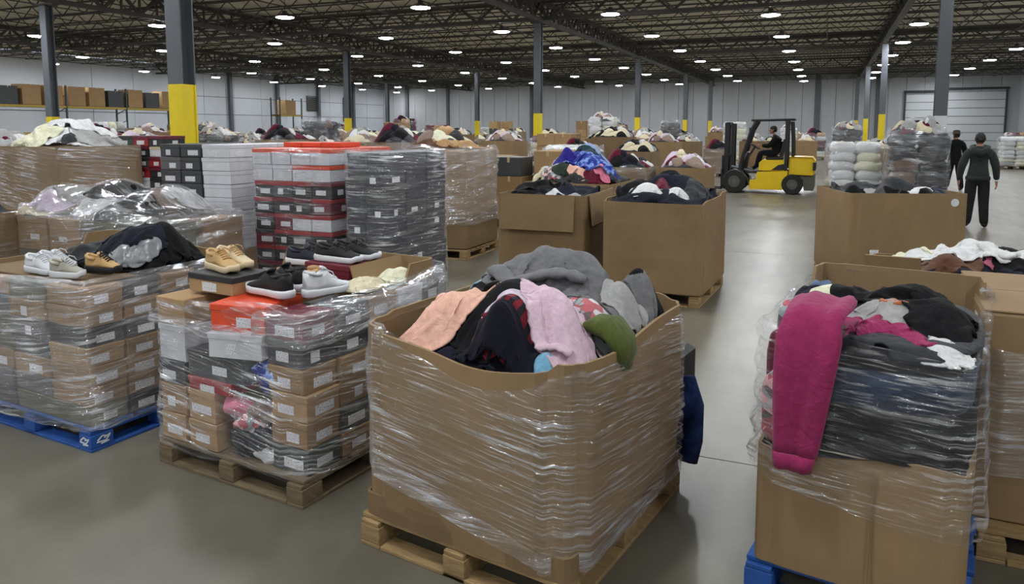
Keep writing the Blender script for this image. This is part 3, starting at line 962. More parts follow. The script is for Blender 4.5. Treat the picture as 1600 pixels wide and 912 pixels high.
# -- sneakers
def sneaker(loc, rz, label, upper, sole, lace, L_=0.29, tilt=0.0, group=None, hi=0.0):
    """toe points to +x"""
    root = obj('sneaker', None, loc=loc, rz=rz, label=label, cat='shoe', group=group)
    root.rotation_euler = (tilt, 0, rz)
    xs = [-0.5, -0.47, -0.38, -0.22, -0.05, 0.12, 0.26, 0.38, 0.46, 0.5]
    hw = [0.06, 0.105, 0.130, 0.125, 0.118, 0.140, 0.155, 0.140, 0.095, 0.045]
    rings = []
    for sc, z0, z1 in ((0.92, 0.0, 0.0), (1.02, 0.006, 0.02), (1.04, 0.026, 0.026), (0.98, 0.036, 0.030)):
        ring = []
        for x, h_ in zip(xs, hw):
            z = z0 + (0.012 if x > 0.4 else 0) * (1 if z0 < 0.02 else 1) + (0.006 if x < -0.3 and z0 > 0.02 else 0)
            ring.append((x * L_ * (1 + (sc - 1) * 0.5), -h_ * L_ * sc * 1.02, z))
        for x, h_ in reversed(list(zip(xs, hw))):
            z = z0 + (0.012 if x > 0.4 else 0) + (0.006 if x < -0.3 and z0 > 0.02 else 0)
            ring.append((x * L_ * (1 + (sc - 1) * 0.5), h_ * L_ * sc * 1.02, z))
        rings.append(ring)
    obj('sole', MB().loft(rings).mesh('sole', sole, smooth=True), root)
    # upper: lofted sections heel to toe; open collar at the back
    secs = [(-0.475, 0.072, 0.098, 0.045), (-0.43, 0.105, 0.100, 0.055), (-0.32, 0.118, 0.084, 0.060), (-0.18, 0.112, 0.080, 0.062), (-0.04, 0.112, 0.102, 0.045),
            (0.10, 0.130, 0.088, 0.035), (0.24, 0.145, 0.066, 0.03), (0.36, 0.132, 0.054, 0.03), (0.45, 0.095, 0.044, 0.03), (0.485, 0.05, 0.036, 0.02)]
    rings = []
    for x, h_, zt, tw in secs:
        zt = zt + (hi if x < 0 else 0)
        y = h_ * L_ * 1.02; tw_ = min(tw * L_ * 2.0, y * 0.8)
        b0 = 0.034
        rings.append([(x * L_, -y, b0), (x * L_, -y * 1.02, b0 + (zt - b0) * 0.35), (x * L_, -y * 0.86, b0 + (zt - b0) * 0.75), (x * L_, -tw_, zt),
                      (x * L_, 0, zt + (0.004 if x > 0 else -0.030 if -0.4 < x < -0.1 else 0)), (x * L_, tw_, zt), (x * L_, y * 0.86, b0 + (zt - b0) * 0.75),
                      (x * L_, y * 1.02, b0 + (zt - b0) * 0.35), (x * L_, y, b0)])
    up = obj('upper', MB().loft(rings).mesh('upper', upper, smooth=True), root)
    m = MB()
    m.tube([(-0.03 * L_, 0, 0.100 + hi), (-0.07 * L_, 0, 0.112 + hi), (-0.10 * L_, 0, 0.120 + hi)], [(0.030, 0.008), (0.030, 0.008), (0.022, 0.006)], 8)
    obj('tongue', m.mesh('tongue', upper, smooth=True), root)
    m = MB()
    for k in range(5):
        x = (-0.02 + 0.055 * k) * L_
        z = 0.112 - 0.0085 * k
        wd = 0.024
        m.tube([(x, -wd, z - 0.005), (x + 0.004, 0, z + 0.005), (x, wd, z - 0.005)], 0.004, 5)
    m.tube([(-0.02 * L_, 0, 0.116), (0.0, 0.02, 0.128), (0.02, 0.034, 0.118), (0.028, 0.042, 0.098)], 0.003, 5)
    m.tube([(-0.02 * L_, 0, 0.116), (0.0, -0.02, 0.128), (0.016, -0.036, 0.118), (0.02, -0.046, 0.098)], 0.003, 5)
    obj('laces', m.mesh('laces', lace, smooth=True), root)
    m = MB().tube([(-0.16 * L_, -0.028, 0.084 + hi), (-0.30 * L_, -0.034, 0.088 + hi), (-0.42 * L_, -0.022, 0.100 + hi), (-0.455 * L_, 0, 0.106 + hi), (-0.42 * L_, 0.022, 0.100 + hi),
                   (-0.30 * L_, 0.034, 0.088 + hi), (-0.16 * L_, 0.028, 0.084 + hi)], 0.009, 6)
    obj('collar', m.mesh('collar', upper, smooth=True), root)
    return root
SH_WHITE = surf('shoe_white', (212, 214, 218), 0.55, var=0.05); SH_BLACK = surf('shoe_black', (20, 20, 22), 0.7, var=0.2, bump=0.2, bscale=120)
SH_TAN = surf('shoe_tan', (196, 160, 108), 0.75, var=0.1, bump=0.2, bscale=100); SH_CREAM = surf('shoe_cream', (216, 196, 160), 0.7, var=0.08)
SH_NAVY = surf('shoe_navy', (26, 30, 44), 0.7, var=0.2)

# ================================================================== A: wrapped clothes bin in the middle foreground
A_loc, A_rz = (-1.245, 3.19, 0.0), R(-9.5)
pallet(A_loc, A_rz, 'wooden pallet under the big wrapped clothes bin in the middle', WOOD, 1.04, 1.26)
def sagA(x, y):
    s_ = 0.02
    if y < -0.4:
        s_ = -0.075 * math.exp(-((x - 0.12) / 0.34) ** 2) + 0.02 * (x < -0.4) - 0.01
    if x > 0.45:
        s_ = -0.04 * math.exp(-((y + 0.25) / 0.3) ** 2)
    return s_
A = obj('gaylord_bin', None, loc=(A_loc[0] + .005, A_loc[1], 0.14), rz=A_rz, cat='bin', label='big wrapped cardboard bin heaped with clothes in the middle foreground')
AW, AD, AH = 1.02, 1.19, 0.86
obj('body', bin_mesh(AW, AD, AH, 0.05, sagA, 0.035, 11, KRAFT, 0.04, 14), A)
obj('bottom_skirt', bin_mesh(AW + 0.03, AD + 0.03, 0.10, 0.05, None, 0.006, 12, KRAFT2, 0.06, 2, 0.08), A)
def zhiA(x, y):
    return AH + sagA(x, y) - 0.02 - (0.0 if y > -0.5 else 0.04 * math.sin(x * 5 + 1))
def zloA(x, y):
    return 0.12 + 0.10 * (0.5 - x) * (y < -0.3) - 0.10 * (x > 0.4) * (y < 0.3)
def bulA(x, y, z):
    return 0.035 * math.sin(math.pi * min(1, max(0, z / AH * 0.55 + 0.2))) + 0.008 + (0.03 * math.exp(-((z - 0.66) / 0.1) ** 2) if x < -0.42 else 0)
obj('stretch_film', film_mesh('stretch_film', AW, AD, zloA, zhiA, FILM, bulge=bulA, seed=21, step=0.022, dz=0.018, amp=0.007), A)
band = film_mesh('film_band', AW, AD, lambda x, y: 0.02 + 0.22 * (0.52 - x) / 1.04, lambda x, y: 0.10 + 0.24 * (0.52 - x) / 1.04, FILM_D,
                 bulge=lambda x, y, z: bulA(x, y, z) + 0.012, seed=25, step=0.03, dz=0.012, amp=0.006, roll=0.0)
obj('film_band', band, A)
hA = Heap(A_loc, A_rz, AW - 0.06, AD - 0.06, 0.88, 0.12)
G = 'clothes heaped in the middle bin'
gA = [('black_shirt', 'black cloth lining the back edge of the middle bin heap', 'clothing', 0.0, 0.22, .48, .36, 0, .06, BLACK, 1),
      ('dark_trousers', 'dark inky trousers lying low along the front rim of middle bin', 'clothing', -.02, -0.33, .46, .24, 0, .05, INK, 2),
      ('black_coat', 'black coat sticking up at the back right corner of middle bin', 'clothing', .36, .44, .16, .14, 10, .30, BLACK, 3),
      ('black_jersey', 'black jersey bunched beside the pale blue shirt in middle bin', 'clothing', -.30, .05, .18, .22, 20, .16, BLACK, 4),
      ('grey_scarf', 'small grey scarf at the left corner inside the middle bin', 'clothing', -.40, -.26, .09, .09, 30, .08, CHAR, 5),
      ('lilac_blouse', 'white lilac blouse peeking behind the pale blue shirt', 'clothing', -.34, .36, .15, .11, -10, .12, LILAC, 6),
      ('pale_blue_shirt', 'pale blue patterned shirt at the back left of middle bin', 'shirt', -.27, .24, .15, .22, -35, .12, LBLUE, 7),
      ('purple_blouse', 'dark purple blouse folded at the front left of middle bin', 'clothing', -.33, -.44, .13, .10, -20, .06, MAROON, 10),
      ('black_sweater', 'large black sweater sloping down the middle of the bin heap', 'sweater', .05, -.25, .22, .30, -12, .20, BLACK, 12),
      ('peach_sweatshirt', 'peach pink sweatshirt crumpled at the front left of middle bin', 'sweatshirt', -.21, -.36, .20, .15, 40, .16, PEACH, 11),
      ('black_leggings', 'black leggings between red printed shirt and front right rim', 'clothing', .34, -.26, .16, .22, 10, .10, BLACK, 17),
      ('red_print_shirt', 'red printed shirt beside the lilac sweatshirt', 'shirt', .27, -.04, .17, .13, -30, .10, REDP, 13),
      ('taupe_shirt', 'taupe shirt at the right rim above the olive hat', 'shirt', .40, .06, .08, .14, 10, .12, TAUPE, 15),
      ('floral_dress', 'pink and grey floral dress below the grey hoodie hem', 'dress', .37, -.08, .11, .16, 30, .08, FLORAL, 14),
      ('white_pink_blouse', 'white pink blouse under the lilac sweatshirt', 'clothing', .16, -.38, .14, .09, 30, .10, LILAC, 19),
      ('maroon_shirt', 'maroon checked shirt folded above the navy hoodie', 'shirt', .14, -.46, .13, .08, 15, .10, PLAID, 8),
      ('blue_floral_scarf', 'small blue floral scarf at the front right rim', 'scarf', .36, -.49, .10, .07, 10, .10, SKYF, 18),
      ('navy_hoodie', 'navy hoodie bulging over the front rim of middle bin', 'hoodie', .17, -.52, .15, .08, 6, .16, NAVY, 20)]
for nm, lb, ct, x, y, a, b, rot, t_, mt, sd in gA:
    o = hA.put(nm, lb, ct, x, y, a, b, rot, t_, mt, sd, group=G, n=40, sleeves=1 if nm in ('peach_sweatshirt', 'black_sweater', 'pale_blue_shirt', 'black_jersey') else 0)
hood = hA.put('grey_hoodie', 'large grey hoodie draped over the top of the middle bin heap', 'hoodie', .08, .20, .45, .26, 4, .26, GREYF, 31, group=G, n=64, fold=.075, wl=.20, flow=1.1, sleeves=0)
hA.sleeve(hood, [(-.28, .10), (-.12, .02), (.08, .03), (.24, .08)], .06, GREYF, seed=4, flat=.4)
lg = hA.put('light_grey_sweatshirt', 'light grey sweatshirt rolled at the right end of grey hoodie', 'sweatshirt', .40, .18, .09, .13, 0, .12, LGREY, 16, group=G, n=34, sleeves=0)
mv = hA.put('lilac_sweatshirt', 'pale lilac pink sweatshirt lying slantwise over the middle bin front', 'sweatshirt', .31, -.30, .29, .125, -42, .14, MAUVE, 33, group=G, n=50, fold=.022, wl=.30, irr=.08, sleeves=0)
hA.sleeve(mv, [(.44, -.44), (.33, -.46), (.22, -.36)], .036, MAUVE, seed=7, flat=.35)
# olive hat hanging over the right rim
m = MB()
path = [(-.16, 0, .02), (-.08, 0, .055), (0, 0, .05), (.05, 0, .005), (.07, 0, -.06), (.072, 0, -.12)]
rings = []
for k, p in enumerate(path):
    hw_ = (.06, .10, .115, .11, .085, .04)[k]
    th_ = (.02, .035, .04, .035, .028, .012)[k]
    ring = []
    for i in range(14):
        a_ = 2 * math.pi * i / 14
        ring.append((p[0] + math.sin(a_) * th_ * (0.3 if k < 3 else 1), math.cos(a_) * hw_ * (1 + 0.1 * math.sin(3 * a_ + k)), p[2] + math.sin(a_) * th_ * (1 if k < 3 else .2)))
    rings.append(ring)
m.loft(rings)
obj('olive_hat', m.mesh('olive_hat', OLIVE, smooth=True), loc=l2w(A_loc, A_rz, (.48, -.15, .985)), rz=A_rz, label='olive green hat hanging over the right rim of middle bin', cat='hat')
# dark goods on the back of the same pallet
o = obj('black_carton', MB().cbox((0, 0, .29), (.30, .26, .58), .03).mesh('black_carton', surf('black_carton', (24, 24, 28), .5)), loc=l2w(A_loc, A_rz, (.36, .745, .14)), rz=A_rz,
        label='black carton strapped behind the middle bin above the pallet end', cat='box')
hb = Heap(l2w(A_loc, A_rz, (.545, .50, 0)), A_rz, .2, .3, .14, 0)
m = MB().tube([(0, 0, 0), (.015, 0, .12), (.02, .02, .3), (.0, .02, .44)], [(.03, .07), (.04, .08), (.035, .07), (.015, .04)], 12)
obj('blue_bag', m.mesh('blue_bag', fabric((16, 26, 58), 'denim', (60, 84, 140)), smooth=True), loc=l2w(A_loc, A_rz, (.53, .66, .15)), rz=A_rz, label='blue patterned bag squeezed beside the middle bin', cat='bag')

# ================================================================== C: shoe boxes on the blue pallet
C_loc, C_rz = (-4.383, 3.39, 0.0), R(-5)
pb = pallet(C_loc, C_rz, 'blue painted pallet under the wrapped shoe boxes', BLUEWOOD, 1.22, 1.02)
m = MB()
for k, (xa, za, xb, zb) in enumerate(((-.04, .0, -.01, .022), (-.01, .022, .02, .012), (-.045, -.008, .01, -.012), (.01, -.012, .035, .014), (.0, .006, .04, .02), (-.02, -.022, .03, -.018))):
    m.box(((xa + xb) / 2, 0, (za + zb) / 2), (math.hypot(xb - xa, zb - za), .0016, .008), ry=-math.atan2(zb - za, xb - xa))
obj('stencil_mark', m.mesh('stencil_mark', WHITEP), pb, (.555 - .0, -.4395 - .0715, .06))
m2 = MB()
for v in m.v:
    pass
obj('stencil_mark', m.mesh('stencil_mark', WHITEP), pb, (.6110, -.43, .06), R(90))
stkC = 'the blue pallet'
CW = [(.27, .36)]
colsC = [['brown', 'brown', 'black', 'tan', 'brown', 'brown', 'olive'], ['charcoal', 'brown', 'charcoal', 'brown', 'tan', 'brown', 'black'],
         ['brown', 'black', 'brown', 'brown', 'charcoal', 'brown', 'brown'], ['charcoal', 'brown', 'black', 'brown', 'brown', 'tan', 'black']]
hC = .1165
for lay in range(7):
    z = .142 + lay * hC
    for j in range(4):          # along the right face, front to back
        cn = colsC[j][6 - lay]
        jx, jy = rnd.uniform(-.008, .008), rnd.uniform(-.006, .006)
        p = l2w(C_loc, C_rz, (.42 + jx, -.372 + j * .248 + jy, z))
        shoe_box(p, C_rz + rnd.uniform(-.02, .02), .36, .24, hC, cn, '%s shoe box, %s layer up, %s from the corner on blue pallet side' % (cn, ORD[lay + 1], ORD[j + 1]),
                 faces='r', group='shoe boxes on the blue pallet')
    for i in range(2):          # along the front, right to left
        cn = ['olive', 'grey', 'brown', 'charcoal', 'grey', 'brown', 'olive'][(lay + i * 3) % 7]
        p = l2w(C_loc, C_rz, (.045 - i * .385 + rnd.uniform(-.01, .01), -.36 + rnd.uniform(-.01, .01), z))
        shoe_box(p, C_rz, .37, .26, hC, cn, '%s shoe box, %s layer up, %s from the corner along blue pallet front' % (cn, ORD[lay + 1], ORD[i + 2]),
                 faces='f' if rnd.random() < .4 else '', group='shoe boxes on the blue pallet')
# cardboard tray around the top of the load
tray = obj('cardboard_tray', bin_mesh(1.20, 1.02, .86, .04, lambda x, y: (.03 + .07 * max(0, min(1, .4 - x)) if y > .3 else .0), .02, 31, KRAFT, .05, 6, .28), loc=(C_loc[0], C_loc[1], 0.14), rz=C_rz)
# only the back and left walls of the tray stand: cut it down to those faces
bm = bmesh.new(); bm.from_mesh(tray.data)
bmesh.ops.delete(bm, geom=[f for f in bm.faces if f.calc_center_median().y < .34 and f.calc_center_median().x > -.56], context='FACES')
bm.to_mesh(tray.data); bm.free()
tray['label'] = 'torn cardboard tray wall behind the shoe boxes on blue pallet'; tray['category'] = 'cardboard'
filler = obj('cardboard_sheet', MB().cbox((0, 0, 0), (1.12, .94, .012), .003).mesh('cardboard_sheet', KRAFT2), loc=l2w(C_loc, C_rz, (-.02, 0.02, .966)), rz=C_rz,
             label='flat cardboard sheet under the white sneaker on blue pallet load', cat='cardboard')
wrapC = obj('stretch_wrap', film_mesh('stretch_wrap', 1.24, 1.06, lambda x, y: .13, lambda x, y: .985 + .02 * math.sin(x * 3) - .0 * y, FILM_D, bulge=lambda x, y, z: .02 * math.sin(z * 7) + (.05 * math.sin(math.pi * min(1, z)) if y < -.4 and x < .3 else 0),
                       seed=41, step=.025, dz=.02, amp=.012), loc=C_loc, rz=C_rz, label='clear stretch wrap round the shoe boxes on blue pallet', cat='plastic wrap')
hCp = Heap(C_loc, C_rz, 1.16, .98, .972, .02)
for nm, lb, ct, x, y, a, b, rot, t_, mt, sd in [
        ('black_jacket', 'black jacket spread along the back of the blue pallet load', 'jacket', .15, .14, .42, .32, 10, .12, BLACK, 51),
        ('black_sweatpants', 'black sweatpants piled highest on the blue pallet load', 'clothing', .30, .18, .30, .24, 20, .14, BLACK, 52),
        ('black_fleece', 'black fleece hanging to the right end of blue pallet load', 'clothing', .45, .14, .16, .26, 10, .10, BLACK, 53),
        ('black_leggings', 'black leggings twisted near the silver bags on blue pallet', 'clothing', .30, -.02, .22, .14, 30, .06, INK, 54),
        ('dark_shirt', 'dark shirt at the left end of blue pallet load', 'clothing', -.20, .05, .26, .25, 0, .04, CHAR, 55)]:
    o = hCp.put(nm, lb, ct, x, y, a, b, rot, t_, mt, sd, group='black clothes on the blue pallet', n=34, fold=.03)
PLB = surf('silver_plastic', (120, 122, 126), .25, var=.3, scale=20, bump=.5, bscale=50)
for k, (x, y, lb) in enumerate(((.40, -.10, 'shiny grey plastic bag beside the black clothes, nearer one'), (.49, -.03, 'shiny grey plastic bag beside the black clothes, farther one'))):
    hCp.put('plastic_bag', lb, 'bag', x, y, .09, .06, 30 + 40 * k, .06, PLB, 60 + k, group='plastic bags on blue pallet', n=20, fold=.02, wl=.05)
sneaker(l2w(C_loc, C_rz, (.06, -.40, .985)), C_rz + R(0), 'white sneaker on the front edge of the blue pallet load', SH_WHITE, SH_WHITE, SH_WHITE, .30, group='sneakers on blue pallet')
sneaker(l2w(C_loc, C_rz, (.02, -.28, .985)), C_rz + R(8), 'white sneaker standing behind its twin on blue pallet load', SH_WHITE, SH_WHITE, SH_WHITE, .30, group='sneakers on blue pallet')
sneaker(l2w(C_loc, C_rz, (.33, -.41, .985)), C_rz + R(20), 'small pale grey shoe beside the white sneaker pair', surf('shoe_pale', (176, 172, 160), .6), SH_WHITE, SH_WHITE, .22, group='sneakers on blue pallet')
sneaker(l2w(C_loc, C_rz, (.44, -.26, 1.0)), C_rz + R(15), 'tan and black shoe at the edge below the black clothes', SH_TAN, SH_BLACK, SH_BLACK, .24, group='sneakers on blue pallet')

# ================================================================== B: mixed shoe boxes on the wooden pallet
B_loc, B_rz = (-2.763, 3.453, 0.0), R(-6.7)
pallet(B_loc, B_rz, 'wooden pallet under the mixed shoe boxes left of the middle bin', WOOD_D, 1.10, 1.22)
gB = 'shoe boxes on the mixed pallet'
def bB(x, y, z, w_, d_, h, cn, lb, faces='f', lidc=None, rz=0.0):
    return shoe_box(l2w(B_loc, B_rz, (x, y, z)), B_rz + R(rz), w_, d_, h, cn, lb, lidc, faces, gB)
bB(-.44, -.42, .142, .205, .34, .155, 'tan', 'tan shoe box at the bottom left corner of the mixed pallet')
bB(-.435, -.42, .297, .205, .34, .165, 'brown', 'brown shoe box second up at the left corner of mixed pallet', rz=2)
bB(-.43, -.42, .462, .215, .34, .135, 'charcoal', 'charcoal shoe box third up at the left corner of mixed pallet')
bB(-.42, -.42, .597, .22, .34, .20, 'white', 'large white shoe box high on the left corner of mixed pallet', 'f')
bB(-.42, -.42, .797, .23, .34, .150, 'tan', 'tan shoe box under the black lidded one on mixed pallet', '')
bB(-.19, -.43, .142, .225, .33, .155, 'tan', 'tan shoe box second from the left on the bottom of mixed pallet')
bB(-.185, -.43, .297, .225, .33, .17, 'tan', 'tan shoe box with two labels second up on mixed pallet', 'ff', rz=-2)
bB(-.12, -.43, .467, .34, .33, .075, 'red', 'flat red shoe box in the middle of mixed pallet front')
bB(-.07, -.43, .542, .44, .33, .145, 'charcoal', 'wide charcoal box under the white shoe box on mixed pallet', 'f')
bB(.07, -.45, .690, .32, .34, .135, 'white', 'white shoe box under the orange one on mixed pallet', 'fr', rz=14)
bB(.08, -.43, .825, .33, .34, .145, 'orange', 'bright orange shoe box near the top of mixed pallet', 'fr', rz=12)
# right corner and right side columns
side = [(-.44, ['green', 'brown', 'tan', 'brown', 'charcoal', 'maroon']), (-.19, ['brown', 'charcoal', 'brown', 'brown', 'black', 'charcoal']),
        (.06, ['charcoal', 'brown', 'brown', 'tan', 'charcoal', 'brown']), (.31, ['brown', 'black', 'tan', 'brown', 'charcoal', 'white']), (.51, ['brown', 'brown', 'charcoal', 'tan', 'brown', 'black'])]
for j, (y, cs) in enumerate(side):
    z = .142
    for k, cn in enumerate(cs):
        h = (.132, .138, .140, .130, .135, .128)[k]
        d_ = .235 if j < 4 else .17
        bB(.415 + rnd.uniform(-.015, .012), y, z, .25, d_, h, cn, '%s shoe box, %s layer up, %s along the right side of mixed pallet' % (cn, ORD[k + 1], ORD[j + 1]), 'fr' if j == 0 else 'r')
        z += h
# rear boxes that carry the top layer
for j in range(3):
    for i in range(2):
        z = .142
        for k in range(5):
            cn = ('brown', 'charcoal', 'tan', 'brown', 'maroon')[(i + j + k) % 5]
            bB(-.40 + i * .37, -.08 + j * .29, z, .36, .28, .162, cn, '%s shoe box, %s layer up, inner column %s of mixed pallet' % (cn, ORD[k + 1], ORD[j * 2 + i + 1]), '')
            z += .162
# jumble of bagged clothes in the front gap
for k, (x, y, z, a, b, c_, mt, lb) in enumerate(((.06, -.50, .22, .10, .08, .09, BLACK, 'black bagged clothes at the bottom gap of mixed pallet'),
                                          (.17, -.52, .26, .09, .06, .08, INK, 'inky bagged clothes beside the tan shoe boxes'),
                                          (.10, -.53, .34, .12, .06, .06, FLORAL, 'patterned bundle in the gap of mixed pallet'),
                                          (.04, -.54, .41, .10, .06, .05, PINK, 'pink bundle under the flat red shoe box'),
                                          (.20, -.50, .40, .09, .07, .06, TAUPE, 'taupe bundle next to the tan corner box'),
                                          (.22, -.50, .17, .07, .06, .05, WHITEF, 'white crumpled paper at the bottom of mixed pallet'),
                                          (.24, -.47, .60, .10, .10, .10, ROYAL, 'blue bundle between the charcoal and maroon boxes'))):
    m = MB()
    r_ = np.random.RandomState(300 + k)
    rings = []
    for i in range(9):
        ph = math.pi * (i + .001) / 8
        ring = []
        for q in range(14):
            th = 2 * math.pi * q / 14
            s_ = 1 + .22 * math.sin(3 * th + k + i) + .14 * math.sin(5 * th - 2 * i) + .06 * r_.normal()
            ring.append((a * math.sin(ph) * math.cos(th) * s_, b * math.sin(ph) * math.sin(th) * s_, c_ * math.cos(ph) * (1 + .1 * math.sin(4 * th))))
        rings.append(ring)
    m.loft(rings[::-1])
    obj('clothes_bundle', m.mesh('clothes_bundle', mt, smooth=True), loc=l2w(B_loc, B_rz, (x, y, z)), rz=B_rz, label=lb, cat='clothing', group='bundles in the mixed pallet gap')
obj('cardboard_tray', bin_mesh(1.00, 1.12, .10, .04, lambda x, y: (.06 if y > .3 else -.085 + .06 * max(0, y + .3)), .01, 36, KRAFT, .05, 2, .10), loc=l2w(B_loc, B_rz, (0.0, .03, .905)), rz=B_rz,
    label='low cardboard tray edge round the shoes on top of mixed pallet', cat='cardboard')
def zhiB(x, y):
    return .97 + .03 * math.sin(x * 4) + .05 * max(0, y) * (x > .3)
wrapB = obj('stretch_wrap', film_mesh('stretch_wrap', 1.10, 1.22, lambda x, y: .14 + .02 * math.sin(x * 6), zhiB, FILM, bulge=lambda x, y, z: .012 + .03 * math.sin(z * 6), seed=44, step=.025, dz=.02, amp=.010),
            loc=B_loc, rz=B_rz, label='clear stretch wrap round the mixed shoe boxes left of middle bin', cat='plastic wrap')
# slack film hanging off the rear right corner
obj('slack_film', film_mesh('slack_film', 1.14, 1.26, lambda x, y: .62 + .2 * (y < 0), lambda x, y: .98 + .10 * max(0, y) + .0 * x if x > .3 else .66 + .2 * (y < 0), FILM_D, bulge=lambda x, y, z: .03, seed=47, step=.03, dz=.02, amp=.015), wrapB)
# things on top of B
bB(-.24, -.34, .965, .36, .26, .105, 'tan', 'shoe box with black lid and white labels carrying the tan shoes', 'ff', 'black')
sneaker(l2w(B_loc, B_rz, (-.27, -.36, 1.072)), B_rz + R(-12), 'tan suede shoe on the black lidded box, front one', SH_TAN, SH_CREAM, SH_TAN, .30, group='tan shoes')
sneaker(l2w(B_loc, B_rz, (-.30, -.25, 1.072)), B_rz + R(-4), 'tan suede shoe on the black lidded box, rear one', SH_CREAM, SH_CREAM, SH_TAN, .29, group='tan shoes')
sneaker(l2w(B_loc, B_rz, (.12, -.38, .985)), B_rz + R(172), 'black sneaker with white toe sole standing on orange box', SH_BLACK, SH_WHITE, SH_BLACK, .36, group='black sneakers', hi=.02)
sneaker(l2w(B_loc, B_rz, (.06, -.22, .985)), B_rz + R(172), 'black sneaker right behind the one on orange box', SH_BLACK, SH_WHITE, SH_BLACK, .36, group='black sneakers', hi=.02)
sneaker(l2w(B_loc, B_rz, (.37, -.22, .985)), B_rz + R(80), 'white sneaker seen from its heel beside the black sneakers', SH_WHITE, SH_WHITE, SH_WHITE, .28, hi=.03)
bB(-.02, .34, .955, .36, .30, .09, 'maroon', 'dark maroon box carrying the black running shoes', 'r')
for k, (x, y, z, a, lb) in enumerate(((.0, .28, 1.046, 5, 'black running shoe with thick white sole, nearest of the rear shoes'), (.02, .42, 1.046, 8, 'black running shoe with white sole behind its twin'),
                                      (-.26, .30, 1.0, 10, 'dark navy running shoe left of the rear black pair'), (-.28, .46, 1.0, 0, 'dark navy running shoe farthest back on mixed pallet'))):
    sneaker(l2w(B_loc, B_rz, (x, y, z)), B_rz + R(a), lb, SH_BLACK if k < 2 else SH_NAVY, SH_WHITE, SH_BLACK, .34, group='rear black running shoes')
hBp = Heap(B_loc, B_rz, 1.0, 1.14, .965, .01)
for nm, lb, x, y, a, b, rot, t_, mt, sd in [('packing_paper', 'crumpled cream packing paper beside the white heel on mixed pallet', .38, .08, .12, .16, 20, .05, CREAM, 71),
                                            ('packing_paper', 'crumpled tan packing paper by the rear right corner of mixed pallet', .40, .34, .11, .16, -10, .07, PALE, 72),
                                            ('packing_paper', 'crumpled brown packing paper behind the black sneakers', -.05, .05, .20, .10, 0, .05, TAN, 73)]:
    hBp.put(nm, lb, 'paper', x, y, a, b, rot, t_, mt, sd, group='packing paper on mixed pallet', n=26, fold=.035, wl=.07)
obj('carton_flap', MB().box((0, 0, .06), (.012, .46, .12), ry=-.35).mesh('carton_flap', KRAFT), loc=l2w(B_loc, B_rz, (.28, .32, .955)), rz=B_rz, label='loose cardboard flap standing at the rear of mixed pallet', cat='cardboard')

# ================================================================== H: right foreground bin with dark clothes behind film
H_loc, H_rz = (.255, 3.52, 0.0), R(-10)
HW, HD = .72, 1.22
pallet(H_loc, H_rz, 'blue pallet under the bin with the magenta sweater', BLUEWOOD, .78, 1.24)
Hb = obj('gaylord_bin', None, loc=(H_loc[0], H_loc[1], .14), rz=H_rz, cat='bin', label='wrapped cardboard bin with the magenta sweater hanging out')
obj('body', bin_mesh(HW, HD, .50, .03, lambda x, y: .52 if y > .45 else (.50 * max(0, (y + .1) / .55) if x < -.3 and y > -.1 else .03 * math.sin(x * 7)), .015, 61, KRAFT, .04, 8, .3), Hb)
m = MB().box((0, 0, 0), (.004, .006, .46))
obj('fold_line', m.mesh('fold_line', KRAFT2), Hb, (.06, -HD / 2 - .018, .25))
obj('stretch_film', film_mesh('stretch_film', HW + .02, HD + .02, lambda x, y: .36 - .12 * (x + .35) if y < 0 else .3, lambda x, y: (1.00 if y > 0 else .98 - .12 * (x + .3)), FILM_L,
                              bulge=lambda x, y, z: .022 + .012 * math.sin(z * 6), seed=64, step=.02, dz=.018, amp=.010), Hb)
# dark bundled trousers pressed against the film
gH = 'clothes in the magenta sweater bin'
def slump(name, label, x, y, z, a, b, c_, mt, seed, loc=H_loc, rz=H_rz, group=gH, cat='clothing', p=4.0, n=(15, 26)):
    """folded pile: rounded block with creases"""
    r_ = np.random.RandomState(seed)
    m = MB(); rings = []
    for i in range(n[0] + 1):
        ph = math.pi * i / n[0]
        zz = -math.copysign(abs(math.cos(ph)) ** (2 / p), math.cos(ph))
        rr = max(.02, (1 - abs(zz) ** p) ** (1 / p)) if i not in (0, n[0]) else .02
        ring = []
        for q in range(n[1]):
            th = 2 * math.pi * q / n[1]
            cx_, sy_ = math.cos(th), math.sin(th)
            u = math.copysign(abs(cx_) ** .5, cx_); v = math.copysign(abs(sy_) ** .5, sy_)
            k = 1 + .03 * math.sin(5 * th + 3 * zz + seed) + .025 * math.sin(zz * 13 + seed + 2 * th)
            ring.append((a * u * rr * k, b * v * rr * k, c_ * zz * (1 + .05 * math.sin(3 * th + seed))))
        rings.append(ring)
    m.loft(rings)
    return obj(name, m.mesh(name, mt, smooth=True), loc=l2w(loc, rz, (x, y, z)), rz=rz, label=label, cat=cat, group=group)
slump('folded_jeans', 'black folded jeans pressed against the film, lowest layer in magenta bin', .03, -.12, .72, .34, .50, .105, BLACK, 401)
slump('folded_jeans', 'dark blue folded jeans behind the film, middle layer in magenta bin', .03, -.10, .89, .33, .49, .085, JEANS, 402)
slump('folded_jeans', 'black folded jeans behind the film, top layer in magenta bin', .05, -.08, 1.02, .32, .48, .065, CHAR, 403)
slump('white_towel', 'white printed towel squeezed at the left corner behind the film', -.30, -.53, .76, .06, .06, .14, FLORAL, 404)
slump('plum_shirt', 'plum shirt squeezed at the left corner below the magenta sweater', -.32, -.40, .92, .05, .10, .12, MAROON, 405)
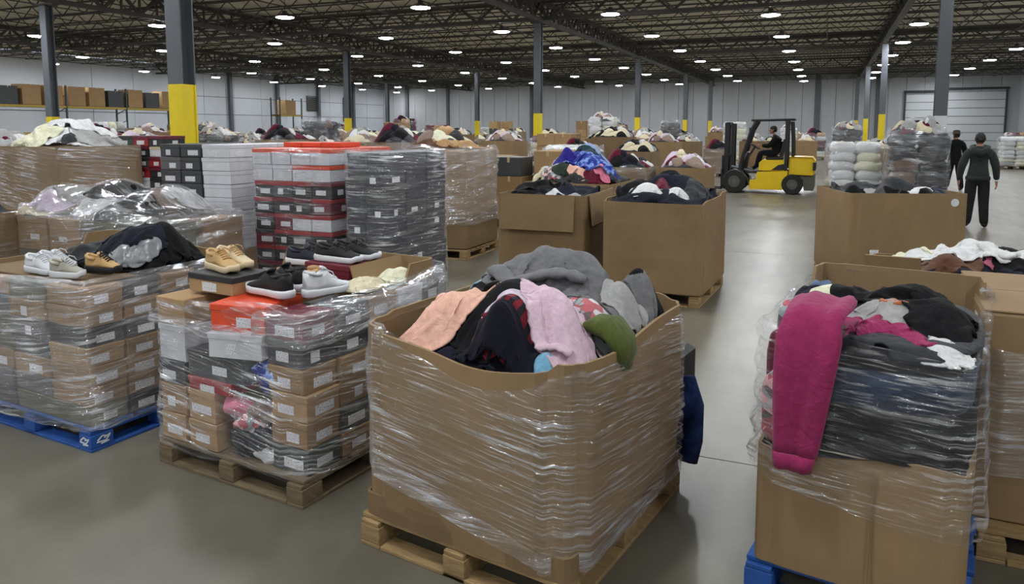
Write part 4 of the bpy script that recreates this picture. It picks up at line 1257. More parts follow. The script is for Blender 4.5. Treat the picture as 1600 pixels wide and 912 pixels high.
for k, (y, z, mt, lb) in enumerate(((-.28, .72, JEANS, 'dark blue shirt on the left side of magenta bin, low'), (.02, .74, CHAR, 'charcoal shirt on the left side of magenta bin, low'), (-.22, 1.0, FLORAL, 'patterned shirt on the left side of magenta bin, high'),
                                 (.05, 1.0, INK, 'inky shirt on the left side of magenta bin, high'), (.30, .98, DENIM, 'denim shirt on the left side of magenta bin, rear'), (.34, .74, BLACK, 'black shirt on the left side of magenta bin, rear'))):
    slump('side_shirt', lb, -.315, y, z, .055, .15, .13, mt, 410 + k)
hH = Heap(H_loc, H_rz, HW - .02, HD - .06, 1.02, .03)
hH.tk = .5
for nm, lb, ct, x, y, a, b, rot, t_, mt, sd in [
        ('dark_sweater', 'dark sweater filling the bottom of the magenta bin heap', 'clothing', .02, -.1, .34, .46, 0, .05, INK, 81),
        ('denim_shirt', 'denim shirt at the back left corner of magenta bin', 'shirt', -.20, .42, .14, .12, 30, .08, DENIM, 82),
        ('brown_scarf', 'brown scarf at the back of magenta bin', 'scarf', .10, .20, .16, .16, 10, .09, BROWNF, 89),
        ('cream_jumper', 'cream jumper at the left of magenta bin', 'sweater', -.22, .10, .15, .24, 20, .09, PALE, 83),
        ('black_hoodie', 'black hoodie in the middle of magenta bin', 'hoodie', .06, -.02, .22, .20, -20, .10, BLACK, 84),
        ('rust_blouse', 'rust orange top beside the magenta sweater shoulder', 'clothing', .14, -.26, .13, .12, 30, .06, RUST, 85),
        ('silver_scarf', 'pale satin scarf beside the magenta sweater shoulder', 'scarf', .02, -.30, .11, .10, 50, .06, LGREY, 86),
        ('black_skirt', 'black skirt at the right rim of magenta bin', 'clothing', .24, -.20, .14, .24, 0, .10, BLACK, 87),
        ('white_fleece', 'white fleece at the front right rim of magenta bin', 'clothing', .25, -.48, .10, .08, 20, .07, WHITEF, 88)]:
    hH.put(nm, lb, ct, x, y, a, b, rot, t_, mt, sd, group=gH, n=30)
# magenta sweater: body over the front rim, sleeve across the heap
def drape(path, halfw, thick, mat, name, n=11, seed=0):
    """cloth strip following a path of (y, z) points; width across x with folds"""
    r_ = np.random.RandomState(seed)
    top, bot = [], []
    m_ = len(path)
    vs = []
    for k, (xo, y, z, ny, nz) in enumerate(path):
        hw_ = halfw[k]
        for i in range(n):
            u = -1 + 2 * i / (n - 1)
            f = .007 * math.sin(u * 5 + seed + k * .12) + .003 * math.sin(u * 11 + k * .3)
            e = math.sqrt(max(0, 1 - abs(u) ** 9))
            vs.append((xo + u * hw_, y + ny * (thick * e + f * e), z + nz * (thick * e + f * e)))
        for i in range(n):
            u = 1 - 2 * i / (n - 1)
            vs.append((xo + u * hw_, y - ny * thick * .25, z - nz * thick * .25))
    N_ = 2 * n
    rings = [vs[k * N_:(k + 1) * N_] for k in range(m_)]
    return MB().loft([r[::-1] for r in rings]).mesh(name, mat, smooth=True)
pth = []
for k in range(16):
    t_ = k / 15
    if t_ < .25:
        q = t_ / .25
        pth.append((-.16 + .0 * q, -.40 - .20 * q, 1.19 - .01 * q, -.1 * q, 1))
    elif t_ < .4:
        q = (t_ - .25) / .15
        a_ = q * math.pi / 2
        pth.append((-.16 - .01 * q, -.60 - .085 * math.sin(a_), 1.18 - .08 + .08 * math.cos(a_), -math.sin(a_), math.cos(a_)))
    else:
        q = (t_ - .4) / .6
        pth.append((-.17 - .035 * q, -.69 - .012 * math.sin(q * 5), 1.09 - .46 * q, -1, .05))
hwid = [.11 + .006 * math.sin(k) if k < 6 else .115 - .035 * ((k - 6) / 9) ** 1.3 for k in range(16)]
mag = obj('magenta_sweater', None, loc=H_loc, rz=H_rz, label='magenta pink sweater hanging over the wrapped bin front', cat='sweater')
obj('body', drape(pth, hwid, .016, MAGENTA, 'body', 15, 3), mag)
obj('cuff', drape([(p[0], p[1] - .004, p[2], p[3], p[4]) for p in [(-.205, -.69, .64, -1, .05), (-.207, -.69, .61, -1, .05), (-.209, -.688, .58, -1, .05)]], [.078, .074, .068], .018, MAGENTA, 'cuff', 11, 5), mag)
vs, fs = hH.drape(-.02, -.40, .21, .075, R(-16), 777, n=34, comp=1.5, lift=.05, irr=.08, wl=.09)
m = MB(); m.add(vs.tolist(), fs)
obj('sleeve', m.mesh('sleeve', MAGENTA, smooth=True), mag)
vs, fs = hH.drape(-.17, -.44, .12, .13, R(0), 778, n=30, comp=1.35, lift=.04, irr=.06, wl=.09)
m = MB(); m.add(vs.tolist(), fs)
obj('shoulder', m.mesh('shoulder', MAGENTA, smooth=True), mag)

# ================================================================== M: closed kraft carton at the right edge, and the bin behind H
M_loc, M_rz = (1.25, 4.16, 0.0), R(-3)
pallet(M_loc, M_rz, 'wooden pallet under the closed carton at the right edge', WOOD, 1.1, 1.22)
Mc = obj('large_carton', None, loc=(M_loc[0], M_loc[1], .14), rz=M_rz, label='large closed kraft carton wrapped low at the right edge', cat='box')
obj('body', MB().cbox((0, 0, .465), (1.14, 1.0, .93), .012).mesh('body', KRAFT), Mc)
obj('flap', MB().cbox((0, -.25, .936), (1.13, .49, .010), .003).mesh('flap', KRAFT), Mc)
obj('flap', MB().cbox((0, .25, .936), (1.13, .49, .010), .003).mesh('flap', KRAFT), Mc)
lm = MB().box((0, 0, 0), (.0016, .09, .05))
obj('label', lm.mesh('label', LABEL, uvs=[(v[1] / .09 + .5, v[2] / .05 + .5) for v in lm.v]), Mc, (-.5715, -.30, .86))
obj('stretch_film', film_mesh('stretch_film', 1.16, 1.02, lambda x, y: .22 + .1 * (x + .5), lambda x, y: .78 - .10 * (x + .5), FILM_D, bulge=lambda x, y, z: .02, seed=71, step=.025, dz=.02, amp=.008, roll=0), Mc)
for k in range(3):
    sp = obj('cable_strap', MB().tube([(-.28 + .05 * k, -.28, 0), (-.1, -.33 + .05 * k, .02), (.1, -.30 + .03 * k, .012), (.35, -.36 + .08 * k, .0)], .006, 6).mesh('cable_strap', BLACKM, smooth=True),
             loc=l2w(M_loc, M_rz, (0, 0, 1.088)), rz=M_rz, label='black strap lying on the closed carton, %s from the front' % ORD[k + 1], cat='strap', group='straps on the closed carton')
# bin behind, heap seen over the carton
N2_loc, N2_rz = (.95, 5.45, 0.0), R(-6)
pallet(N2_loc, N2_rz, 'pallet under the heaped bin behind the closed carton', WOOD_D)
b2 = obj('gaylord_bin', None, loc=(N2_loc[0], N2_loc[1], .14), rz=N2_rz, cat='bin', label='cardboard bin behind the magenta bin with the white shirt on top')
obj('body', bin_mesh(1.30, 1.10, .80, .04, None, .015, 91, KRAFT, .06, 6), b2)
obj('flap', MB().box((0, 0, .09), (.30, .012, .18), rx=.25).mesh('flap', KRAFT), b2, (-.50, -.56, .78))
h2 = Heap(N2_loc, N2_rz, 1.24, 1.04, .93, .05)
h2.tk = .45
for nm, lb, ct, x, y, a, b, rot, t_, mt, sd in [
        ('dark_coat', 'dark coat spread at the back of the bin behind closed carton', 'coat', .10, .22, .60, .30, 5, .08, BLACK, 92),
        ('black_shirt', 'black shirt low at the front of the bin behind closed carton', 'shirt', -.1, -.25, .52, .28, 5, .06, INK, 93),
        ('blue_jeans', 'blue jeans at the right of the white shirt', 'jeans', .36, .05, .28, .20, 30, .09, DENIM, 94),
        ('sky_blue_blouse', 'sky blue top on the jeans right of the white shirt', 'clothing', .40, -.05, .18, .13, 10, .07, fabric((86, 150, 190)), 95),
        ('grey_jacket', 'grey jacket at the back right of the heap behind closed carton', 'jacket', .46, .30, .22, .20, 0, .09, TAUPE, 96),
        ('cream_blouse', 'cream top left of the white shirt', 'clothing', -.42, .10, .20, .15, 10, .08, PALE, 97),
        ('pink_blouse', 'small red pink top below the white shirt', 'clothing', .10, -.22, .16, .08, 0, .07, PINK, 98),
        ('brown_knit', 'brown knit below the white shirt', 'clothing', -.24, -.30, .20, .13, 20, .09, BROWNF, 99),
        ('dark_jumper', 'dark jumper at the front right of that heap', 'clothing', .30, -.30, .26, .16, -10, .10, BLACK, 100),
        ('white_shirt', 'bright white shirt on top of the heap behind closed carton', 'shirt', -.08, -.02, .32, .22, 12, .12, WHITEF, 101)]:
    h2.put(nm, lb, ct, x, y, a, b, rot, t_, mt, sd, group='clothes behind the closed carton', n=32, fold=.03)

# ================================================================== tall stacks of shoe boxes behind the first pallets
Y_S = 5.55
def stack(x0, y0, nx_, ny_, bw, bd, bh, layers, colour, what, pal_label, group, faces=('f', 'r'), z0=.142, rz=0.0, only_edges=True):
    cx_, cy_ = x0 + nx_ * bw / 2, y0 + ny_ * bd / 2
    pallet((cx_, cy_, 0), rz, pal_label, WOOD_D, max(.6, nx_ * bw + .04), ny_ * bd + .04)
    for k in range(layers):
        for j in range(ny_):
            for i in range(nx_):
                if only_edges and 0 < j and i < nx_ - 1 and k < layers - 1:
                    continue
                cn = colour(i, j, k)
                lidc = None
                if isinstance(cn, tuple):
                    cn, lidc = cn
                lx, ly = (i + .5) * bw - nx_ * bw / 2 + rnd.uniform(-.008, .008), (j + .5) * bd - ny_ * bd / 2 + rnd.uniform(-.008, .008)
                where = 'front' if j == 0 else ('%s row back' % ORD[j + 1])
                fc = ('f' if j == 0 else '') + ('r' if i == nx_ - 1 and 'r' in faces else '')
                if 'navy' in what and rnd.random() < .78 or 'white' in what and rnd.random() < .6:
                    fc = ''
                shoe_box(l2w((cx_, cy_, 0), rz, (lx, ly, z0 + k * bh)), rz + rnd.uniform(-.015, .015), bw - .004, bd - .004, bh, cn,
                         '%s shoe box, %s layer up, %s column, %s, %s' % (cn, ORD[k + 1], ORD[i + 1], where, what), lidc, fc, group, lidh=.04)
stack(-6.22, Y_S, 2, 2, .27, .36, .130, 12, lambda i, j, k: 'charcoal' if (i + k * 2 + j) % 5 else 'grey', 'charcoal stack', 'wooden pallet under the charcoal shoe box stack', 'shoe boxes in the charcoal stack')
stack(-5.66, Y_S, 1, 3, .36, .34, .130, 12, lambda i, j, k: 'white' if k > 3 or j else 'tan', 'white stack', 'wooden pallet under the white shoe box stack', 'shoe boxes in the white stack', z0=.142)
def red(i, j, k):
    pal_ = [('black', 'red'), ('black', 'maroon'), ('charcoal', 'red'), ('maroon', 'red'), ('black', 'red'), ('maroon', 'black'), ('black', 'maroon')]
    if k >= 8:
        return ('white', 'orange') if (i >= 2 or k == 9) else ('white', 'white')
    if k == 5 and i >= 2:
        return ('white', 'red')
    if k == 10:
        return ('orange', 'orange')
    return pal_[(i * 2 + k * 3 + j) % 7]
stack(-5.02, Y_S, 4, 3, .2225, .34, .153, 10, red, 'red stack', 'wooden pallet under the red and black shoe box stack', 'shoe boxes in the red stack')
for i in range(3):
    shoe_box((-4.90 + i * .23, Y_S + .6, .142 + 10 * .153), 0, .22, .34, .05, 'orange', 'flat orange shoe box lid on the red stack, %s from the left' % ORD[i + 1], 'orange', '', 'orange lids on the red stack', lidh=.045)
stack(-3.96, Y_S, 2, 3, .20, .38, .150, 10, lambda i, j, k: 'navy' if (i + j + k) % 4 else 'charcoal', 'navy stack', 'wooden pallet under the navy wrapped shoe box stack', 'shoe boxes in the navy stack')
obj('stretch_wrap', film_mesh('stretch_wrap', .44, 1.18, lambda x, y: .15, lambda x, y: 1.655 + .02 * math.sin(y * 7), film_mat('stretch_film_tight', .12, .95, .03, 2.0, 30), bulge=lambda x, y, z: .012 + .012 * math.sin(z * 5), seed=81, step=.03, dz=.025, amp=.008),
    loc=(-3.76, Y_S + .57, 0), label='shiny stretch wrap round the navy shoe box stack', cat='plastic wrap')
obj('stretch_wrap', film_mesh('stretch_wrap', .92, 1.06, lambda x, y: .15, lambda x, y: 1.68, FILM_L, bulge=lambda x, y, z: .008, seed=83, step=.04, dz=.03, amp=.006),
    loc=(-4.575, Y_S + .51, 0), label='clear stretch wrap round the red shoe box stack', cat='plastic wrap')
obj('stretch_wrap', film_mesh('stretch_wrap', .96, .80, lambda x, y: .15, lambda x, y: 1.1 + .05 * math.sin(x * 5), FILM_L, bulge=lambda x, y, z: .008, seed=84, step=.04, dz=.03, amp=.006),
    loc=(-5.76, Y_S + .40, 0), label='low clear stretch wrap round the charcoal and white stacks', cat='plastic wrap')
# mixed stacks further left
def mix(i, j, k):
    return [('black', 'maroon'), ('maroon', 'maroon'), ('charcoal', 'black'), ('white', 'cream'), ('black', 'black'), ('red', 'maroon'), ('cream', 'maroon'), ('white', 'white')][(i * 3 + k * 5 + (k // 2) + j) % 8]
stack(-9.12, 7.0, 5, 1, .27, .36, .135, 12, mix, 'mixed stack', 'wooden pallet under the mixed maroon and black stack', 'shoe boxes in the mixed maroon stack')

# J: wrapped heap of cartons and clothes behind the blue pallet
J_loc, J_rz = (-5.86, 4.88, 0.0), R(-4)
pallet(J_loc, J_rz, 'pallet under the long wrapped load behind the blue pallet', WOOD_D, 1.9, 1.0)
gJ = 'cartons in the long wrapped load'
for k in range(3):
    for i in range(4):
        cn = ('brown', 'olive', 'olive', 'tan', 'brown')[(i + k * 2) % 5]
        shoe_box(l2w(J_loc, J_rz, (-.70 + i * .465 + rnd.uniform(-.02, .02), -.26, .142 + k * .31)), J_rz, .44, .44, .305, cn,
                 '%s carton, %s layer up, %s from the left in long wrapped load' % (cn, ORD[k + 1], ORD[i + 1]), None, 'f', gJ, lidh=.06)
        if k == 2:
            shoe_box(l2w(J_loc, J_rz, (-.70 + i * .465, .24, .142)), J_rz, .44, .44, .92, 'brown', 'tall brown carton at the back, %s from the left in long wrapped load' % ORD[i + 1], None, '', gJ, lidh=.06)
hJ = Heap(J_loc, J_rz, 1.9, 1.0, 1.075, .12)
cl = [CREAM, TAUPE, PALE, WHITEF, PINK, CHAR, LGREY, MAROON, BLACK, CREAM, WHITEF, TAUPE, LILAC, BLACK, WHITEF, LGREY]
cn_ = ['cream', 'taupe', 'pale yellow', 'white', 'pink', 'charcoal', 'light grey', 'maroon', 'black', 'ivory', 'off white', 'mushroom', 'lilac', 'jet black', 'chalk white', 'silver grey']
for k in range(16):
    x, y = -.78 + (k * .53) % 1.56, -.34 + (k * .29) % .68
    hJ.put('wrapped_shirt', '%s shirt under film on top of the long wrapped load' % cn_[k], 'clothing', x, y, .25, .17, k * 47, .07, cl[k], 120 + k, group='clothes on the long wrapped load', n=22)
obj('stretch_wrap', film_mesh('stretch_wrap', 1.92, 1.02, lambda x, y: .14, lambda x, y: 1.16 + .03 * math.sin(x * 6), FILM_D, r=.14, bulge=lambda x, y, z: .02 + .03 * math.sin(z * 5), seed=86, step=.03, dz=.025, amp=.016, roll=.12),
    loc=J_loc, rz=J_rz, label='slack stretch wrap round the long load behind the blue pallet', cat='plastic wrap')
# film sheet stretched over the top, following the heap
g = np.linspace(-.92, .92, 60); g2 = np.linspace(-.48, .48, 34)
HB = hJ.blur(8)
vs, uv = [], []
for i, a_ in enumerate(g):
    for j, b_ in enumerate(g2):
        z_ = float(hJ.sample(HB, np.array([a_]), np.array([b_]))[0]) + .035
        e_ = max(abs(a_) / .95, abs(b_) / .5)
        vs.append((a_, b_, z_ - .10 * max(0, e_ - .8) / .2)); uv.append((a_, b_ * .4))
m = MB(); m.add(vs, [(i * 34 + j, (i + 1) * 34 + j, (i + 1) * 34 + j + 1, i * 34 + j + 1) for i in range(59) for j in range(33)])
obj('film_sheet', m.mesh('film_sheet', FILM_D, smooth=True, uvs=uv), loc=J_loc, rz=J_rz, label='crinkled film sheet over the clothes of the long wrapped load', cat='plastic wrap')
# K: wrapped bin with a white heap at the left edge
def small_bin(loc, rz, w_, d_, h, label, seed, film=None, mat=None, pal=True, sag=None):
    if pal:
        simple_pallet(loc, rz, 'pallet under the ' + label.split(',')[0][:70] if len(label.split(',')[0].split()) <= 12 else 'pallet under the ' + ' '.join(label.split()[:12]), w_, d_)
    b = obj('gaylord_bin', None, loc=(loc[0], loc[1], .14), rz=rz, cat='bin', label=label)
    obj('body', bin_mesh(w_, d_, h, .04, sag, .018, seed, mat or KRAFT, .07, 6, .35), b)
    if film:
        obj('stretch_film', film_mesh('stretch_film', w_ + .01, d_ + .01, lambda x, y: .12, lambda x, y: h + .01, film, bulge=lambda x, y, z: .025, seed=seed, step=.05, dz=.04, amp=.010), b)
    return b
_sp = {}
def simple_pallet(loc, rz, label, w_=1.02, d_=1.22):
    k = (round(w_, 1), round(d_, 1))
    if k not in _sp:
        m = MB()
        for i in range(6):
            m.box((0, -d_ / 2 + (i + .5) * d_ / 6, .128), (w_, d_ / 6 * .8, .022))
        for x in (-1, 0, 1):
            m.box((x * (w_ / 2 - .05), 0, .01), (.1, d_, .018))
            for y in (-1, 0, 1):
                m.box((x * (w_ / 2 - .05), y * (d_ / 2 - .07), .068), (.1, .14, .10))
        _sp[k] = m.mesh('pallet', WOOD_D)
    return obj('pallet', _sp[k], loc=loc, rz=rz, label=label, cat='pallet', group='small background pallets')
small_bin((-8.75, 6.45, 0), R(-4), 1.25, 1.1, 1.50, 'tall wrapped brown bin with a white heap at the left edge', 201, FILM)
hK = Heap((-8.75, 6.45, 0), R(-4), 1.2, 1.05, 1.62, .14)
for k, (x, y, mt, cn) in enumerate(((-.2, 0, WHITEF, 'large white'), (.2, -.1, WHITEF, 'crumpled white'), (-.1, -.3, PALE, 'ivory'), (.28, .2, LGREY, 'pale grey'), (-.35, .25, WHITEF, 'bright white'), (.05, .1, WHITEF, 'topmost white'), (.38, -.25, CHAR, 'small charcoal'))):
    hK.put('white_sheet', '%s cloth on the tall wrapped bin at the left edge' % cn, 'clothing', x, y, .34 if k < 6 else .07, .26 if k < 6 else .06, k * 40, .10, mt, 210 + k, group='cloths on the tall left bin', n=26, fold=.05)
small_bin((-7.36, 4.15, 0), R(-4), .9, 1.0, .95, 'brown bin cut by the left picture edge behind the blue pallet', 203, FILM_L)
hK2 = Heap((-7.36, 4.15, 0), R(-4), .86, .96, 1.02, .12)
for k, (mt, cn) in enumerate(((PINK, 'rose'), (MAROON, 'wine red'), (WHITEF, 'white'), (INK, 'inky'), (CHAR, 'dark grey'))):
    hK2.put('loose_shirt', '%s shirt heaped at the far left behind the blue pallet' % cn, 'clothing', -.2 + .1 * k, -.25 + .12 * k, .24, .2, k * 50, .10, mt, 220 + k, group='shirts at the far left', n=24)

# ================================================================== D, E, F, G, N: bins in the middle distance
D_loc = (-5.15, 9.85, 0.0)
pallet(D_loc, R(1), 'wooden pallet under the tall wrapped kraft carton', WOOD, 1.06, 1.20)
Dc = obj('large_carton', None, loc=(D_loc[0], D_loc[1], .14), rz=R(1), label='tall kraft carton loosely wrapped beside the navy stack', cat='box')
obj('body', MB().cbox((0, 0, .71), (1.02, 1.12, 1.42), .03).mesh('body', KRAFT), Dc)
obj('torn_side', bin_mesh(1.03, 1.13, .52, .03, lambda x, y: .04 * math.sin(x * 9), .01, 232, KRAFT2, .06, 3, .1), Dc, (0, 0, .02))
obj('stretch_film', film_mesh('stretch_film', 1.04, 1.14, lambda x, y: .35 + .25 * (x < 0), lambda x, y: 1.46 + .03 * math.sin(x * 8 + y * 5), FILM_D, bulge=lambda x, y, z: .025 + .02 * math.sin(z * 6), seed=234, step=.03, dz=.03, amp=.018, roll=.15), Dc)
hD = Heap(D_loc, R(1), 1.0, 1.1, 1.565, .03)
for k, (x, y, mt, lb) in enumerate(((-.2, -.3, BROWNF, 'brown bundle on the tall wrapped carton'), (.15, -.1, TAN, 'tan bundle on the tall wrapped carton'), (-.1, .25, CHAR, 'dark bundle on the tall wrapped carton'))):
    hD.put('cloth_bundle', lb, 'clothing', x, y, .3, .2, 30 * k, .09, mt, 240 + k, n=20)

def mid_bin(loc, rz, w_, d_, h, label, pal_label, seed, garments, group, dome=.10, fill=-.06, flaps=(), wood=None, sag=None, n=26):
    pallet(loc, rz, pal_label, wood or WOOD, w_ - .02, d_ - .02)
    b = obj('gaylord_bin', None, loc=(loc[0], loc[1], .14), rz=rz, cat='bin', label=label)
    obj('body', bin_mesh(w_, d_, h, .035, sag, .012, seed, KRAFT, .05, 8, .4), b)
    for (c, dd, rx, ry) in flaps:
        obj('flap', MB().box((0, 0, -dd[2] / 2), dd, rx=0).mesh('flap', KRAFT), b, c).rotation_euler = (rx, ry, 0)
    hp = Heap(loc, rz, w_ - .05, d_ - .05, .14 + h + fill, dome)
    for k, (nm, lb, x, y, a, bb, rot, t_, mt) in enumerate(garments):
        hp.put(nm, lb, 'clothing', x, y, a, bb, rot, t_, mt, seed * 3 + k, group=group, n=n)
    return b
mid_bin((-1.63, 8.38, 0), R(-3), 1.06, 1.38, .96, 'plain open cardboard bin on a pallet in front of the forklift', 'wooden pallet under the plain bin in front of the forklift', 251, [
    ('dark_lining', 'dark cloth filling the plain bin in front of the forklift', 0, 0, .52, .66, 0, .05, INK),
    ('black_coat', 'black coat at the back of the plain bin', .0, .32, .34, .22, 10, .16, BLACK),
    ('black_fur', 'black fluffy jacket mounded in the plain bin', .02, .05, .2, .2, 10, .18, BLACK),
    ('white_shirt', 'white shirt at the front of the plain bin', -.16, -.38, .24, .16, 10, .15, WHITEF),
    ('white_vest', 'small white vest at the front right of the plain bin', .22, -.40, .15, .11, -10, .13, WHITEF),
    ('wine_scarf', 'wine red scarf between white shirt and black jacket', .0, -.24, .08, .16, 20, .12, MAROON),
    ('charcoal_sweater', 'charcoal sweater at the right of the plain bin', .33, -.1, .16, .3, 0, .12, CHAR),
    ('black_jeans', 'black jeans at the left of the plain bin', -.32, -.05, .16, .36, 0, .12, BLACK)], 'clothes in the plain bin', dome=.10, fill=-.05,
    sag=lambda x, y: .03 if x > .45 and y > .3 else (-.02 if y < -.6 else 0))
mid_bin((-3.02, 8.62, 0), R(1), 1.06, 1.32, .96, 'open cardboard bin with its front flap folded down outside', 'wooden pallet under the bin with the folded front flap', 261, [
    ('dark_lining', 'dark cloth filling the bin with folded flap', 0, 0, .5, .62, 0, .04, INK),
    ('black_trousers', 'black trousers at the front left of the folded flap bin', -.30, -.40, .2, .18, 0, .09, BLACK),
    ('black_blouse', 'black shirt along the left side of folded flap bin', -.2, -.1, .3, .3, 0, .08, BLACK),
    ('white_sock', 'small white sock bundle at the front of folded flap bin', .10, -.44, .12, .08, 0, .08, WHITEF),
    ('grey_sock', 'small grey sock bundle at the front right of folded flap bin', .34, -.42, .13, .08, 0, .08, LGREY),
    ('tan_scarf', 'tan scarf at the back left of folded flap bin', -.3, .4, .14, .12, 0, .12, TAN)], 'clothes in the folded flap bin', dome=.02, fill=-.08,
    flaps=[((-.03, -.685, .95), (.90, .012, .40), R(-7), 0), ((.552, -.05, .95), (.012, 1.0, .34), 0, R(-7))])
mid_bin((-3.45, 10.9, 0), R(-2), 1.35, 1.25, .92, 'cardboard bin heaped with blue clothes behind the folded flap bin', 'pallet under the bin heaped with blue clothes', 271, [
    ('dark_lining', 'dark cloth filling the blue clothes bin', 0, 0, .62, .56, 0, .05, CHAR),
    ('cream_sweater', 'cream sweater at the left of the blue heap', -.46, -.3, .26, .2, 0, .12, CREAM),
    ('striped_shirt', 'grey patterned shirt low left of the blue heap', -.25, -.42, .2, .14, 0, .12, FLORAL),
    ('green_jacket', 'dark green jacket at the front of the blue heap', -.06, -.42, .2, .14, 0, .14, fabric((50, 62, 54))),
    ('beige_blouse', 'beige shirt at the front of the blue heap', .14, -.44, .16, .12, 0, .13, PEACH),
    ('plum_sweater', 'plum sweater at the front right of the blue heap', .38, -.42, .16, .16, 0, .14, MAROON),
    ('hot_pink_blouse', 'hot pink shirt at the right of the blue heap', .48, -.40, .12, .12, 0, .16, PINK),
    ('white_blanket', 'white blanket on the left of the blue heap', -.2, .0, .36, .3, 20, .22, WHITEF),
    ('royal_blue_jersey', 'royal blue jersey on the right of the blue heap', .22, -.1, .38, .32, -10, .25, ROYAL),
    ('blue_shirt', 'violet blue shirt at the front of the blue heap', -.18, -.22, .22, .12, 10, .18, fabric((46, 40, 130))),
    ('teal_blouse', 'dark teal shirt on top of the blue heap', .05, .05, .24, .14, -20, .16, fabric((44, 62, 72))),
    ('pale_blue_blouse', 'pale blue shirt topping the blue heap', .18, .15, .26, .18, 0, .14, fabric((140, 160, 200)))], 'clothes in the blue heap', dome=.22, fill=-.02, n=24)
mid_bin((.70, 10.05, 0), R(19), 1.30, 1.15, .98, 'wide open cardboard bin near the standing man', 'wooden pallet under the wide bin near the standing man', 281, [
    ('dark_lining', 'dark cloth filling the wide bin near the standing man', 0, 0, .7, .54, 0, .03, CHAR),
    ('white_shirt', 'white shirt at the front right of the wide bin', .24, -.36, .22, .12, 0, .09, WHITEF),
    ('white_blouse', 'white shirt at the front left of the wide bin', -.36, -.30, .18, .12, 0, .09, LGREY),
    ('black_shoe_bag', 'black bag in the middle of the wide bin', -.10, -.30, .14, .1, 0, .09, BLACK),
    ('black_bundle', 'black bundle at the left corner of the wide bin', -.52, -.30, .1, .14, 0, .11, BLACK),
    ('blue_bundle', 'grey blue bundle at the right of the wide bin', .46, -.34, .12, .1, 0, .09, JEANS),
    ('tan_bundle', 'tan bundle at the back of the wide bin', .3, .2, .25, .14, 0, .08, TAN)], 'clothes in the wide bin', dome=.01, fill=-.07)
st = MB().cyl((0, 0, 0), (0, -.002, 0), .045, 16)
bG = [o for o in COL.objects if o.get('label', '').startswith('wide open cardboard bin')][0]
obj('round_sticker', st.mesh('round_sticker', WHITEP), bG, (.50, -.592, .88))
m = MB().box((0, 0, 0), (.10, .002, .06))
obj('printed_mark', m.mesh('printed_mark', LABEL, uvs=[(v[0] * 9 + .5, v[2] * 9 + .5) for v in m.v]), bG, (-.36, -.592, .30))

# ================================================================== forklift
FK = obj('forklift', None, loc=(-2.42, 22.75, 0), label='yellow and black forklift driving across the aisle', cat='forklift')
FY = surf('forklift_yellow', (232, 196, 20), .35, var=.06, scale=2); FG = surf('forklift_grey', (84, 82, 72), .5)
FB = surf('forklift_black', (22, 22, 24), .45, var=.2)
hwF = .50
def prism(pts, y0, y1, mat, name, parent=None, bev=0.0):
    m = MB()
    n = len(pts)
    m.add([(p[0], y0, p[1]) for p in pts] + [(p[0], y1, p[1]) for p in pts],
          [tuple(range(n)), tuple(range(2 * n - 1, n - 1, -1))] + [(i, i + n, (i + 1) % n + n, (i + 1) % n) for i in range(n)])
    return obj(name, m.mesh(name, mat), parent or FK)
prism([(.40, .12), (1.30, .12), (1.36, .30), (1.44, .42), (1.44, .66), (.62, .62), (.58, .40), (.42, .38)], -hwF, hwF, FY, 'chassis')
prism([(.66, .66), (1.36, .66), (1.36, .86), (1.30, .96), (.74, .95), (.66, .88)], -hwF + .03, hwF - .03, FY, 'hood')
prism([(1.0, .675), (1.36, .675), (1.36, .86), (1.18, .82)], -hwF + .015, hwF - .015, FB, 'hood_vent')
m = MB()
for yy in (-1, 1):
    pass
m.loft([[(x, y * k, z) for x, z in ((1.46, .54), (2.08, .54), (2.15, .62), (2.16, .95), (2.08, 1.05), (1.46, 1.06))] for y, k in ((-1, .46), (-1, .54), (1, .54), (1, .46))])
m.v = [(v[0], v[1], v[2]) for v in m.v]
obj('counterweight', m.mesh('counterweight', FY), FK)
prism([(1.88, .12), (2.12, .12), (2.16, .24), (2.16, .54), (1.46, .54), (1.60, .56), (1.84, .42)], -.48, .48, FG, 'tail_ballast')
